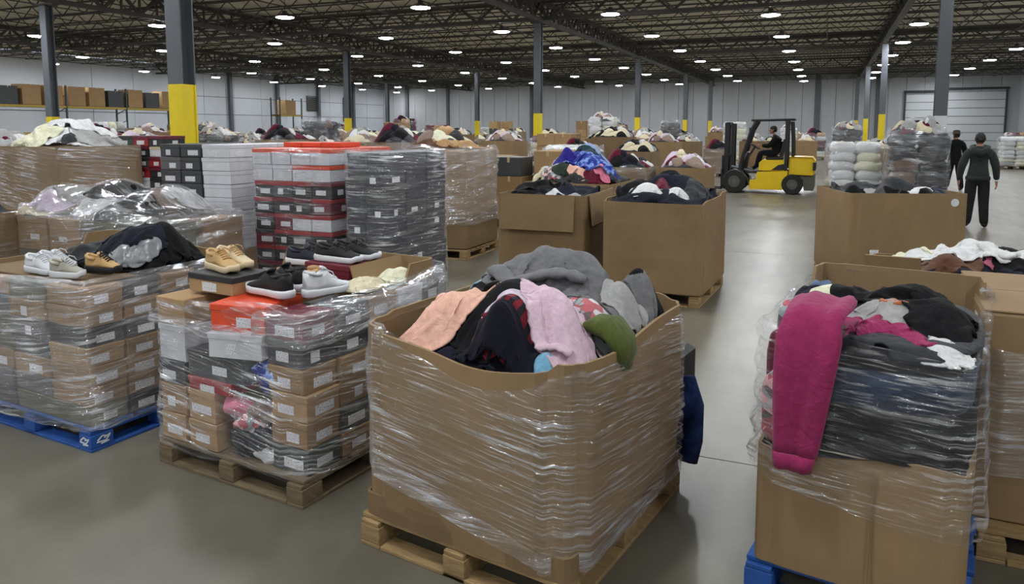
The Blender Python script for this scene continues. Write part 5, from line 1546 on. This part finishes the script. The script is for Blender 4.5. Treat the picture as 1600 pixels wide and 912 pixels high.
for s_ in (-1, 1):
    obj('tail_light', MB().box((2.13, s_ * .47, .80), (.08, .16, .22)).mesh('tail_light', FB), FK)
    obj('fender', MB().tube([(-.18 + .0, s_ * .44, .60), (0.0, s_ * .44, .68), (.2, s_ * .44, .62), (.36, s_ * .44, .42), (.40, s_ * .44, .22)], [(.10, .02)] * 5, 8).mesh('fender', FG), FK)
    for nm, x, r_, wd in (('front_wheel', 0.0, .335, .24), ('rear_wheel', 1.57, .285, .20)):
        prof = [(r_ * .55, -wd / 2), (r_ * .93, -wd / 2), (r_, -wd / 2 + .035), (r_, wd / 2 - .035), (r_ * .93, wd / 2), (r_ * .55, wd / 2)]
        wh = obj(nm, MB().loft([[(x + a * math.cos(2 * math.pi * k / 24), s_ * .46 + b, r_ + a * math.sin(2 * math.pi * k / 24)) for k in range(24)] for a, b in prof]).mesh(nm, RUBBER, smooth=False), FK)
        obj('hub', MB().cyl((x, s_ * .46 - wd / 2 - .004, r_), (x, s_ * .46 + wd / 2 + .004, r_), r_ * .5, 16).mesh('hub', FG), wh)
        obj('hub_cap', MB().cyl((x, s_ * .46 - wd / 2 - .03, r_), (x, s_ * .46 + wd / 2 + .03, r_), r_ * .18, 10).mesh('hub_cap', STEEL), wh)
    # mast rails and overhead guard
    obj('mast_rail', MB().box((-.26, s_ * .34, 1.06), (.12, .07, 1.92)).mesh('mast_rail', FB), FK)
    obj('inner_rail', MB().box((-.10, s_ * .25, 1.04), (.09, .06, 1.90)).mesh('inner_rail', FB), FK)
    obj('tilt_cylinder', MB().cyl((-.12, s_ * .30, .75), (.48, s_ * .30, .62), .04, 8).mesh('tilt_cylinder', STEEL), FK)
    obj('guard_post', MB().tube([(.14, s_ * .46, .68), (.22, s_ * .46, 1.10), (.42, s_ * .45, 1.80), (.56, s_ * .44, 2.06)], [(.035, .05)] * 4, 8).mesh('guard_post', FB), FK)
    obj('guard_post', MB().box((1.38, s_ * .45, 1.40), (.09, .06, 1.42)).mesh('guard_post', FB), FK)
    obj('rear_post', MB().tube([(1.56, s_ * .40, 1.04), (1.54, s_ * .42, 1.6), (1.50, s_ * .44, 2.04)], [(.03, .04)] * 3, 8).mesh('rear_post', FB), FK)
    obj('fork', MB().box((-.86, s_ * .22, .10), (.98, .11, .04)).mesh('fork', FB), FK)
    obj('fork_heel', MB().box((-.39, s_ * .22, .35), (.05, .11, .52)).mesh('fork_heel', FB), FK)
roof = obj('guard_roof', MB().tube([(.44, -.46, 2.08), (1.56, -.46, 2.10)], .03, 8).tube([(.44, .46, 2.08), (1.56, .46, 2.10)], .03, 8).tube([(.44, -.46, 2.08), (.44, .46, 2.08)], .03, 8).tube([(1.56, -.46, 2.10), (1.56, .46, 2.10)], .03, 8).mesh('guard_roof', FB), FK)
for k in range(7):
    obj('roof_bar', MB().box((.58 + k * .14, 0, 2.09), (.03, .92, .03)).mesh('roof_bar', FB), roof)
for z in (.30, 1.05, 1.98):
    obj('mast_crossbar', MB().box((-.22, 0, z), (.10, .72, .10)).mesh('mast_crossbar', FB), FK)
obj('lift_cylinder', MB().cyl((-.14, 0, .2), (-.14, 0, 1.9), .05, 10).mesh('lift_cylinder', STEEL), FK)
obj('carriage', MB().box((-.365, 0, .28), (.04, .95, .14)).box((-.365, 0, .62), (.04, .95, .14)).box((-.365, -.3, .45), (.04, .08, .4)).box((-.365, .3, .45), (.04, .08, .4)).mesh('carriage', FB), FK)
for k in range(5):
    obj('backrest_bar', MB().box((-.36, -.4 + k * .2, .86), (.03, .04, .42)).mesh('backrest_bar', FB), FK)
obj('front_cowl', MB().tube([(.20, 0, .62), (.26, 0, .95), (.34, 0, 1.16)], [(.36, .10), (.36, .09), (.30, .05)], 12).mesh('front_cowl', FB), FK)
obj('floor_plate', MB().box((.52, 0, .60), (.42, .92, .06)).mesh('floor_plate', FB), FK)
sw = obj('steering_wheel', MB().tube([(.50 + .15 * math.cos(2 * math.pi * k / 16) * .85, .15 * math.sin(2 * math.pi * k / 16), 1.33 - .15 * math.cos(2 * math.pi * k / 16) * .5) for k in range(17)], .016, 6).mesh('steering_wheel', FB, smooth=True), FK)
obj('steering_column', MB().cyl((.34, 0, 1.05), (.50, 0, 1.33), .03, 8).mesh('steering_column', FB), FK)
obj('seat', MB().cbox((1.06, 0, 1.0), (.46, .46, .12), .03).mesh('seat', FB), FK)
obj('seat_back', MB().box((1.28, 0, 1.28), (.10, .44, .52), ry=R(12)).mesh('seat_back', FB), FK)
obj('work_light', MB().box((.40, -.42, 1.82), (.08, .10, .10)).mesh('work_light', FB), FK)

# ================================================================== people
SKIN = surf('skin', (150, 108, 84), .6, var=.06); HAIR = surf('dark_hair', (22, 20, 19), .7, var=.2, bump=.3, bscale=60)
def skin_mesh(verts, edges, root=0, sub=2):
    me = bpy.data.meshes.new('tmp')
    me.from_pydata([v[:3] for v in verts], edges, [])
    o = bpy.data.objects.new('tmp', me)
    COL.objects.link(o)
    sk = o.modifiers.new('skin', 'SKIN')
    for i, v in enumerate(verts):
        r_ = v[3] if isinstance(v[3], tuple) else (v[3], v[3])
        me.skin_vertices[0].data[i].radius = r_
        me.skin_vertices[0].data[i].use_root = (i == root)
    sb = o.modifiers.new('sub', 'SUBSURF'); sb.levels = sub
    dg = bpy.context.evaluated_depsgraph_get()
    ev = o.evaluated_get(dg)
    out = bpy.data.meshes.new_from_object(ev)
    bpy.data.objects.remove(o)
    bpy.data.meshes.remove(me)
    return out
def paint(me, mats, fn):
    me.materials.clear()
    for m_ in mats:
        me.materials.append(m_)
    idx = [fn(p.center) for p in me.polygons]
    me.polygons.foreach_set('material_index', idx)
    me.polygons.foreach_set('use_smooth', [True] * len(idx))
def join_meshes(a, b):
    bm = bmesh.new(); bm.from_mesh(a); bm.from_mesh(b); bm.to_mesh(a); bm.free(); return a
def hand(side, wrist, fdir, spread, curl=0.5):
    """five fingers rooted in a flat palm; returns vertex/edge lists continuing from index base"""
    w_ = Vector(wrist); f = Vector(fdir).normalized(); s_ = Vector(spread).normalized(); n_ = f.cross(s_)
    V, E = [], []
    palm = w_ + f * .055
    V.append((*w_, .024)); V.append((*palm, (.032, .020))); E.append((0, 1))
    for k, (o, ln) in enumerate(((-.027, .062), (-.009, .075), (.009, .078), (.027, .068))):
        b = palm + s_ * o * 1.0 + f * .035
        m1 = b + f * ln * .5 + n_ * .012 * curl * side
        m2 = m1 + f * ln * .45 * (1 - .4 * curl) + n_ * .03 * curl * side
        i = len(V)
        V += [(*b, .0095), (*m1, .009), (*m2, .0075)]
        E += [(1, i), (i, i + 1), (i + 1, i + 2)]
    t1 = w_ + f * .03 - s_ * .03; t2 = t1 + f * .035 - s_ * .02; t3 = t2 + f * .03 - s_ * .004
    i = len(V)
    V += [(*t1, .012), (*t2, .010), (*t3, .008)]
    E += [(0, i), (i, i + 1), (i + 1, i + 2)]
    return V, E
def person(loc, rz, label, J, mats, fn, head, hands, extras=None):
    verts, edges = J
    me = skin_mesh(verts, edges)
    for hv in hands:
        hm = skin_mesh(*hv, sub=1)
        join_meshes(me, hm)
    # head as a shaped loft: chin, jaw, cheeks, brow, crown, with nose and ears
    hx, hy, hz, yaw, hs = head
    m = MB()
    prof = [(-.105, .020, .03, .055), (-.095, .045, .052, .035), (-.065, .060, .070, .02), (-.03, .070, .086, .008), (.0, .074, .094, .0), (.035, .076, .098, -.004), (.07, .070, .092, -.006), (.10, .050, .068, -.008), (.118, .018, .026, -.01)]
    m.loft([[(a * math.cos(2 * math.pi * k / 20), b * math.sin(2 * math.pi * k / 20) + c_, z) for k in range(20)] for z, a, b, c_ in prof])
    m.loft([[(x_ * .014, .092 + yy, zz) for x_ in (-1, 0, 1)] + [(0, .092 + yy - .02, zz)] for zz, yy in ((-.035, .022), (-.02, .018), (.01, .006), (.03, -.004))])
    for s_ in (-1, 1):
        m.tube([(s_ * .074, .0, -.03), (s_ * .084, -.008, -.005), (s_ * .084, -.014, .02), (s_ * .074, -.008, .03)], [(.010, .012)] * 4, 8)
        m.tube([(s_ * .03 - .012, .084, .012), (s_ * .03 + .012, .084, .012)], .008, 6)
    m.tube([(-.022, .088, -.058), (0, .093, -.06), (.022, .088, -.058)], .006, 6)
    c_, s2 = math.cos(yaw), math.sin(yaw)
    m.v = [((v[0] * c_ - v[1] * s2) * hs + hx, (v[0] * s2 + v[1] * c_) * hs + hy, v[2] * hs + hz) for v in m.v]
    hm = m.mesh('head', SKIN)
    nb = len(me.polygons)
    join_meshes(me, hm)
    paint(me, mats, fn)
    body = obj('person', me, loc=loc, rz=rz, label=label, cat='person')
    # hair cap as a part
    m = MB()
    rows = [(.0, .082, .070, -.035), (.03, .084, .100, -.012), (.06, .080, .100, -.008), (.09, .066, .086, -.009), (.115, .040, .052, -.01), (.128, .012, .016, -.01)]
    m.loft([[(a * math.cos(2 * math.pi * k / 18), b * math.sin(2 * math.pi * k / 18) + cc, z) for k in range(18)] for z, a, b, cc in rows])
    m.loft([[(a * math.cos(t_), b * math.sin(t_) - .012, z) for t_ in [math.pi + math.pi * k / 10 for k in range(11)]] + [(a * .9 * math.cos(t_), b * .8 * math.sin(t_) - .012, z) for t_ in [2 * math.pi - math.pi * k / 10 for k in range(11)]] for z, a, b in ((-.055, .070, .080), (-.02, .078, .094), (.03, .083, .100))])
    m.v = [((v[0] * c_ - v[1] * s2) * hs + hx, (v[0] * s2 + v[1] * c_) * hs + hy, v[2] * hs + hz) for v in m.v]
    obj('hair', m.mesh('hair', HAIR, smooth=True), body)
    if extras:
        extras(body)
    return body

# man standing with his back to us
def standing(stride=0.0, lean=0.0, armout=.27):
    V = [(0, 0, .96, (.165, .12)), (0, .0, 1.12, (.165, .115)), (0, -.005, 1.30, (.185, .125)), (0, -.01, 1.44, (.14, .09)), (0, 0, 1.52, .055), (0, .012, 1.58, .05),
         (-.095, .0, .90, (.115, .125)), (-.115, .02 + stride * .5, .50, (.092, .095)), (-.135, .0 + stride, .11, (.076, .08)), (-.15, .10 + stride, .055, (.058, .05)), (-.16, .19 + stride, .045, (.05, .04)),
         (.095, .0, .90, (.115, .125)), (.115, .02 - stride * .5, .50, (.092, .095)), (.14, -.01 - stride, .11, (.076, .08)), (.16, .09 - stride, .055, (.058, .05)), (.175, .18 - stride, .045, (.05, .04)),
         (-.18, -.01, 1.42, (.095, .09)), (-armout, -.03, 1.16, (.078, .075)), (-armout - .03, .03, .90, (.052, .052)),
         (.18, -.01, 1.42, (.095, .09)), (armout, -.03, 1.16, (.078, .075)), (armout + .03, .03, .90, (.052, .052))]
    E = [(0, 1), (1, 2), (2, 3), (3, 4), (4, 5), (0, 6), (6, 7), (7, 8), (8, 9), (9, 10), (0, 11), (11, 12), (12, 13), (13, 14), (14, 15), (3, 16), (16, 17), (17, 18), (3, 19), (19, 20), (20, 21)]
    H_ = [hand(s_, (s_ * (armout + .03), .03, .88), (s_ * .05, .1, -1), (0, -1 if s_ < 0 else -1, 0), .6) for s_ in (-1, 1)]
    return (V, E), H_
HOODIE = fabric((44, 50, 48)); PANTS = fabric((32, 34, 33)); SHOEM = surf('work_shoe', (58, 48, 40), .7)
def fn1(c):
    if c.z > 1.53 or (c.z < .885 and abs(c.x) > .245 and c.z > .6):
        return 2
    if c.z < .085:
        return 3
    return 0 if c.z > .90 or abs(c.x) > .24 and c.z > .6 else 1
J1, H1 = standing()
def ex1(b):
    m = MB().tube([(-.13, -.05, 1.50), (-.10, -.125, 1.45), (0, -.15, 1.40), (.10, -.125, 1.45), (.13, -.05, 1.50), (.08, .06, 1.52), (0, .085, 1.50), (-.08, .06, 1.52), (-.13, -.05, 1.50)],
                  [(.045, .05), (.06, .06), (.07, .075), (.06, .06), (.045, .05), (.04, .04), (.035, .035), (.04, .04), (.045, .05)], 10)
    obj('hood', m.mesh('hood', HOODIE, smooth=True), b)
    m = MB().loft([[(a * math.cos(2 * math.pi * k / 24), b_ * math.sin(2 * math.pi * k / 24), z) for k in range(24)] for z, a, b_ in ((.90, .195, .145), (.905, .205, .155), (.95, .205, .155), (.97, .198, .148))], caps=False)
    obj('hem_band', m.mesh('hem_band', HOODIE, smooth=True), b)
person((2.62, 16.1, 0), R(-4), 'man in dark green hoodie standing with his back turned', J1, [HOODIE, PANTS, SKIN, SHOEM], fn1, (0, .02, 1.655, 0.0, 1.0), H1, ex1)
# second person walking further off, with a brimmed hat
J2, H2 = standing(.17, 0, .25)
def ex2(b):
    m = MB().loft([[(r_ * math.cos(2 * math.pi * k / 20), r_ * math.sin(2 * math.pi * k / 20) + .01, z) for k in range(20)] for r_, z in ((.145, 1.685), (.15, 1.692), (.10, 1.70), (.095, 1.77), (.07, 1.80), (.02, 1.805))])
    obj('brimmed_hat', m.mesh('brimmed_hat', fabric((60, 52, 42)), smooth=True), b)
person((3.55, 25.6, 0), R(15), 'person in black wearing a brimmed hat, walking past the dock door', J2, [fabric((20, 22, 24)), fabric((26, 26, 30)), SKIN, SHOEM], fn1, (0, .02, 1.64, .3, 1.0), H2, ex2)
# forklift driver: seated, facing -x, hands on the wheel
def RV(p):
    return p
V = [(1.10, 0, 1.14, (.18, .18)), (1.13, 0, 1.30, (.175, .19)), (1.10, 0, 1.48, (.155, .20)), (1.07, 0, 1.60, (.10, .14)), (1.03, 0, 1.66, .05), (1.00, 0, 1.71, .048),
     (1.02, -.12, 1.13, .11), (.66, -.15, 1.16, .09), (.58, -.14, .78, .068), (.46, -.14, .68, .048),
     (1.02, .12, 1.13, .11), (.66, .15, 1.16, .09), (.58, .14, .78, .068), (.46, .14, .68, .048),
     (1.07, -.19, 1.55, .095), (.90, -.24, 1.34, .075), (.70, -.16, 1.36, .05), (1.07, .19, 1.55, .095), (.90, .24, 1.34, .075), (.70, .16, 1.36, .05)]
E = [(0, 1), (1, 2), (2, 3), (3, 4), (4, 5), (0, 6), (6, 7), (7, 8), (8, 9), (0, 10), (10, 11), (11, 12), (12, 13), (3, 14), (14, 15), (15, 16), (3, 17), (17, 18), (18, 19)]
Hd = [hand(s_, (.69, s_ * .16, 1.36), (-1, -s_ * .25, .0), (0, s_ * -.2, 1), .8) for s_ in (-1, 1)]
def fn3(c):
    if c.z > 1.665 or (c.x < .685 and c.z > 1.28):
        return 2
    if c.z < .70:
        return 3
    return 0 if c.z > 1.24 else 1
person((-2.42, 22.75, 0), 0, 'forklift driver in black jacket seated at the wheel', (V, E), [fabric((20, 21, 24)), fabric((24, 26, 34)), SKIN, SHOEM], fn3, (.985, 0, 1.80, R(90), 1.0), Hd)

# ================================================================== background loads
# heaps of far clothes: uncountable, one mesh per heap variant
def heap_variant(seed, mats, w_=1.05, d_=1.15, count=28, dome=.10, thick=.07, flat=False):
    r_ = random.Random(seed)
    hp = Heap((0, 0, 0), 0, w_, d_, 0.0, dome, res=.05)
    m = MB()
    for k in range(count):
        a = r_.uniform(.10, .24)
        x, y = r_.uniform(-w_ / 2 + .1, w_ / 2 - .1), r_.uniform(-d_ / 2 + .1, d_ / 2 - .1)
        if k < 3:
            a, x, y = .5, 0, (k - 1) * .3
        vs, fs = hp.garment(x, y, a, a * r_.uniform(.6, .9), r_.uniform(0, 3), thick * r_.uniform(.4, 1.0) * .7, seed * 50 + k, n=11, fold=.045, wl=.16, blur=2, p=2.6)
        m.add(vs.tolist(), fs, r_.randrange(len(mats)))
    return m.mesh('clothes_heap', mats, smooth=True)
MIXES = [('dark', [BLACK, CHAR, INK, MAROON, BLACK, WHITEF]), ('white', [WHITEF, PALE, LGREY, WHITEF, CREAM, TAUPE]), ('mixed', [MAROON, WHITEF, JEANS, CREAM, BLACK, LGREY, TAN]),
         ('tan', [TAN, CREAM, BROWNF, TAUPE, PALE, CHAR]), ('red and white', [MAROON, WHITEF, LILAC, CREAM, LGREY, TAUPE, CHAR]), ('black and white', [BLACK, WHITEF, CHAR, LGREY, BLACK, CREAM])]
HV = [(n_, heap_variant(900 + i, ms)) for i, (n_, ms) in enumerate(MIXES)]
binme = [bin_mesh(1.08, 1.18, .9, .035, None, .015, 951 + k, KRAFT if k % 2 else KRAFT2, .12, 4, .3) for k in range(3)]
FILM_F = film_mat('stretch_film_far', .14, .55, .05, 2, 14, .22)
filmme = [film_mesh('stretch_film', 1.10, 1.20, lambda x, y: .0, lambda x, y: .93 + .04 * math.sin(x * 9), FILM_F, bulge=lambda x, y, z: .03, seed=960 + k, step=.10, dz=.08, amp=.02) for k in range(2)]
def block_variant(seed, mats):
    """wrapped block of bales: courses of soft bundles"""
    r_ = random.Random(seed)
    m = MB()
    z = 0
    while z < 1.15:
        h = r_.uniform(.14, .24)
        for i in range(2):
            for j in range(3):
                a, b = .27 + r_.uniform(-.02, .03), .20 + r_.uniform(-.02, .02)
                cx_, cy_ = -.27 + i * .54 + r_.uniform(-.03, .03), -.40 + j * .40 + r_.uniform(-.03, .03)
                rings = [[(cx_ + a * k_ * math.copysign(abs(math.cos(t_)) ** .5, math.cos(t_)), cy_ + b * k_ * math.copysign(abs(math.sin(t_)) ** .5, math.sin(t_)), z + h * zz + .02 * math.sin(t_ * 3 + i + j))
                          for t_ in [2 * math.pi * q / 12 for q in range(12)]] for k_, zz in ((.75, 0), (1, .3), (1, .75), (.8, 1.02))]
                m.loft(rings, r_.randrange(len(mats)))
        z += h
    return m.mesh('bale_block', mats, smooth=True)
BV = [('white', block_variant(971, [WHITEF, LGREY, PALE, WHITEF])), ('dark', block_variant(972, [BLACK, CHAR, BROWNF, INK])), ('mottled', block_variant(973, [TAN, WHITEF, MAROON, CREAM, CHAR]))]
tall_film = film_mesh('stretch_film', 1.14, 1.26, lambda x, y: .0, lambda x, y: 1.30 + .04 * math.sin(x * 9 + y * 4), FILM_F, bulge=lambda x, y, z: .02, seed=968, step=.10, dz=.08, amp=.025)
cart_mats = {'brown': boxmat('brown'), 'tan': boxmat('tan'), 'charcoal': boxmat('charcoal'), 'white': boxmat('white'), 'blue': boxmat('blue')}
_cm = {}
def carton(loc, rz, w_, d_, h, cn, label, group):
    k = (round(w_, 2), round(d_, 2), round(h, 2), cn)
    if k not in _cm:
        _cm[k] = (MB().cbox((0, 0, h / 2), (w_ - .01, d_ - .01, h - .006), .01).mesh('carton', cart_mats[cn]), MB().box((0, 0, 0), (w_ - .008, .06, .002)).box((0, -d_ / 2 + .003, -.05), (.05, .003, .1)).mesh('packing_tape', surf('packing_tape', (190, 170, 130), .3)))
    o = obj('carton', _cm[k][0], loc=loc, rz=rz, label=label, cat='box', group=group)
    obj('packing_tape', _cm[k][1], o, (0, 0, h - .001))
    return o
row_of = {}
def bg(kind, x, y, rz, tag, scale=1.0, hz=1.0, v=0):
    """one background load; tag tells where it stands"""
    if kind == 'bin':
        nm, hm = HV[v % len(HV)]
        simple_pallet((x, y, 0), rz, 'pallet of the cardboard bin, ' + tag)
        b = obj('gaylord_bin', None, loc=(x, y, .14), rz=rz, label='cardboard bin of %s clothes, %s' % (nm, tag), cat='bin', group='background bins')
        o = obj('body', binme[v % 3], b); o.scale = (1, 1, hz)
        if v % 3 == 0:
            o = obj('stretch_film', filmme[v % 2], b); o.scale = (1, 1, hz)
        h = obj('clothes_heap', hm, loc=(x, y, .14 + .9 * hz - .04), rz=rz, label='heap of %s clothes filling the bin, %s' % (nm, tag), cat='clothes heap', group='background heaps', kind='stuff')
    elif kind == 'bale':
        nm, bm_ = BV[v % len(BV)]
        simple_pallet((x, y, 0), rz, 'pallet of the wrapped bales, ' + tag)
        b = obj('bale_load', None, loc=(x, y, .14), rz=rz, label='wrapped block of %s bales, %s' % (nm, tag), cat='bales', group='background bale loads')
        o = obj('bales', bm_, b, kind='stuff'); o.scale = (1, 1, hz)
        o = obj('stretch_film', tall_film, b); o.scale = (1, 1, hz)
        if v % 2:
            hn, hm = HV[(v + 1) % len(HV)]
            obj('clothes_heap', hm, loc=(x, y, .14 + 1.24 * hz - .02), rz=rz, label='heap of %s clothes on wrapped bales, %s' % (hn, tag), cat='clothes heap', group='background heaps', kind='stuff')
    else:
        simple_pallet((x, y, 0), rz, 'pallet of the carton stack, ' + tag)
        z = .14
        nl = max(2, round(3 * hz))
        r_ = random.Random(int(x * 13 + y * 7))
        for l in range(nl):
            h = r_.choice((.36, .42, .46))
            for i in range(2):
                for j in range(2):
                    if l == nl - 1 and r_.random() < .3:
                        continue
                    cn = r_.choice(('brown', 'tan', 'brown', 'tan', 'brown', 'charcoal'))
                    carton(l2w((x, y, 0), rz, (-.27 + i * .54, -.30 + j * .60, z)), rz + r_.uniform(-.03, .03), .53, .58, h, cn,
                           '%s carton, %s layer, %s %s, stack %s' % (cn, ORD[l + 1], ('front', 'back')[j], ('west', 'east')[i], tag), 'background cartons')
            z += h
# hand-placed loads that the photograph shows plainly
named = [('carton', -5.75, 13.4, 0, 'behind the tall wrapped carton', 1.0, 1), ('carton', -4.55, 13.6, 4, 'left of the blue heap', 1.0, 2),
         ('bin', -6.6, 12.3, 0, 'right behind the tall wrapped carton', 1.55, 3), ('bale', -5.45, 16.6, 0, 'standing between the carton stacks and blue heap', 1.0, 0),
         ('bin', -4.05, 16.2, 2, 'wrapped, left of the forklift mast', .98, 0), ('bin', -2.82, 16.5, 0, 'wrapped, just before the forklift mast', .98, 1 + 3),
         ('bin', -4.6, 19.2, 0, 'topped with white and dark, behind the blue heap', 1.25, 5), ('bin', -6.2, 19.6, 0, 'second behind the blue heap', 1.2, 0),
         ('bin', -8.0, 13.2, 0, 'behind the navy stack, showing dark tops', 1.6, 0), ('bin', -9.3, 15.4, 0, 'behind the navy stack, showing white tops', 1.55, 1), ('bin', -10.9, 16.0, 0, 'behind the red stack, showing white tops', 1.5, 1),
         ('bin', -12.6, 15.2, 0, 'behind the red stack, showing black tops', 1.6, 0), ('bin', -13.6, 11.6, 0, 'behind the charcoal stack', 1.5, 4), ('bin', -12.2, 9.3, 0, 'behind the mixed maroon stack', 1.5, 2),
         ('bin', -15.2, 12.2, 0, 'behind the white heap', 1.6, 0), ('bin', -14.6, 9.6, 0, 'left behind the white heap', 1.5, 2),
         ('bin', .55, 32.4, 0, 'on its pallet alone in the aisle', .95, 3), ('bale', .75, 34.2, 0, 'dark, behind the lone aisle bin', 1.35, 1),
         ('bin', 1.55, 26.5, 0, 'kraft, behind the dark wrapped stack', 1.2, 2), ('bale', .60, 19.4, 3, 'pale, left half of the dark wrapped stack', 1.05, 0), ('bale', 1.80, 18.3, -2, 'dark, in front of the white based column', 1.30, 1),
         ('bale', 7.9, 40.5, 0, 'pale, at the right edge by the dock', 1.0, 0), ('bin', 9.6, 41.5, 0, 'right of the pale bales by the dock', 1.1, 4), ('bale', 9.2, 46.5, 0, 'farther by the dock door', 1.1, 2),
         ('carton', 12.4, 58.0, 0, 'yellowish, against the dock wall', 1.0, 1)]
for kd, x, y, a, tg, hz, v in named:
    bg(kd, x, y, R(a), tg, 1, hz, v)
# the field of pallets beyond
rows = [(21.8, 2.0, -28, -6.0), (25.5, 2.1, -33, -5.2), (30.0, 2.3, -40, -4.0), (35.0, 2.5, -45, -3.2), (41.0, 2.8, -46, -1.2), (48.0, 3.0, -46, -.6), (56.0, 3.4, -46, 1.0), (66.0, 3.8, -46, 1.2)]
r5 = random.Random(55)
for ri, (y, sp, xa, xb) in enumerate(rows):
    x = xb
    k = 0
    while x > xa:
        yy = y + r5.uniform(-.7, .7)
        xx = x + r5.uniform(-.3, .3)
        d_ = xx * -.389 + yy * .921
        px = 800 + 1160 * (xx * .921 + yy * .389) / d_
        if -60 < px < 1330 and not any(abs(xx - q[0]) < 1.0 and abs(yy - q[1]) < 1.1 for q in YELL) and not (-4.6 < xx < .6 and yy < 25):
            k += 1
            q = r5.random()
            tg = '%s from aisle, %s row past forklift' % (ORD[k], ORD[ri + 1])
            kd = 'bin' if q < .62 else 'bale' if q < .88 else 'carton'
            if kd == 'carton' and y > 45:
                kd = 'bin'
            bg(kd, xx, yy, R(r5.uniform(-5, 5)), tg, 1, r5.uniform(1.0, 1.75) if y < 50 else r5.uniform(1.1, 1.6), r5.randrange(12))
        x -= sp * r5.uniform(.75, 1.2)
# ================================================================== pallet rack along the left wall
RACKB = surf('rack_beam_orange', (176, 150, 60), .5); RACKU = surf('rack_upright_green', (60, 78, 76), .5)
RK = obj('pallet_rack', None, loc=(-46.0, 0, 0), label='long pallet rack along the far left wall', cat='rack')
for y in (24.5, 29.0, 33.5, 38.0, 42.5):
    for dx in (-.5, .5):
        obj('upright', MB().box((dx, y, 2.3), (.10, .09, 4.6)).mesh('upright', RACKU), RK)
    for z in range(5):
        obj('brace', MB().bar((-.5, y, .4 + z * .8), (.5, y, .8 + z * .8), .04).mesh('brace', RACKU), RK)
for k in range(4):
    ya = 24.5 + k * 4.5
    for z in (1.5, 3.22):
        for dx in (-.5, .5):
            obj('beam', MB().box((dx, ya + 2.25, z), (.06, 4.4, .13)).mesh('beam', RACKB), RK)
        obj('shelf', MB().box((0, ya + 2.25, z + .075), (1.0, 4.3, .025)).mesh('shelf', WOOD_D), RK)
        for j in range(3):
            if z > 2:
                lb = ('%s box on the upper rack shelf, %s bay, %s place' % ('dark' if (k + j) % 3 == 1 else 'brown', ORD[k + 1], ORD[j + 1]))
                h = 1.25 if (k + j) % 3 != 1 else 1.1
                carton((-46, ya + .8 + j * 1.45, z + .09), R(90), 1.2, 1.0, h, 'charcoal' if (k + j) % 3 == 1 else 'tan', lb, 'boxes on the pallet rack')
RK2 = obj('pallet_rack', None, loc=(-46.0, 0, 0), label='short pallet rack bay further down the left wall', cat='rack')
for y in (54.0, 57.0):
    for dx in (-.5, .5):
        obj('upright', MB().box((dx, y, 2.3), (.10, .09, 4.6)).mesh('upright', RACKU), RK2)
for dx in (-.5, .5):
    obj('beam', MB().box((dx, 55.5, 3.0), (.06, 2.9, .13)).mesh('beam', RACKB), RK2)
obj('shelf', MB().box((0, 55.5, 3.075), (1.0, 2.9, .025)).mesh('shelf', WOOD_D), RK2)
carton((-46, 55.5, 3.09), R(90), 1.4, 1.0, 1.3, 'tan', 'tan box on the short rack bay', 'boxes on the pallet rack')
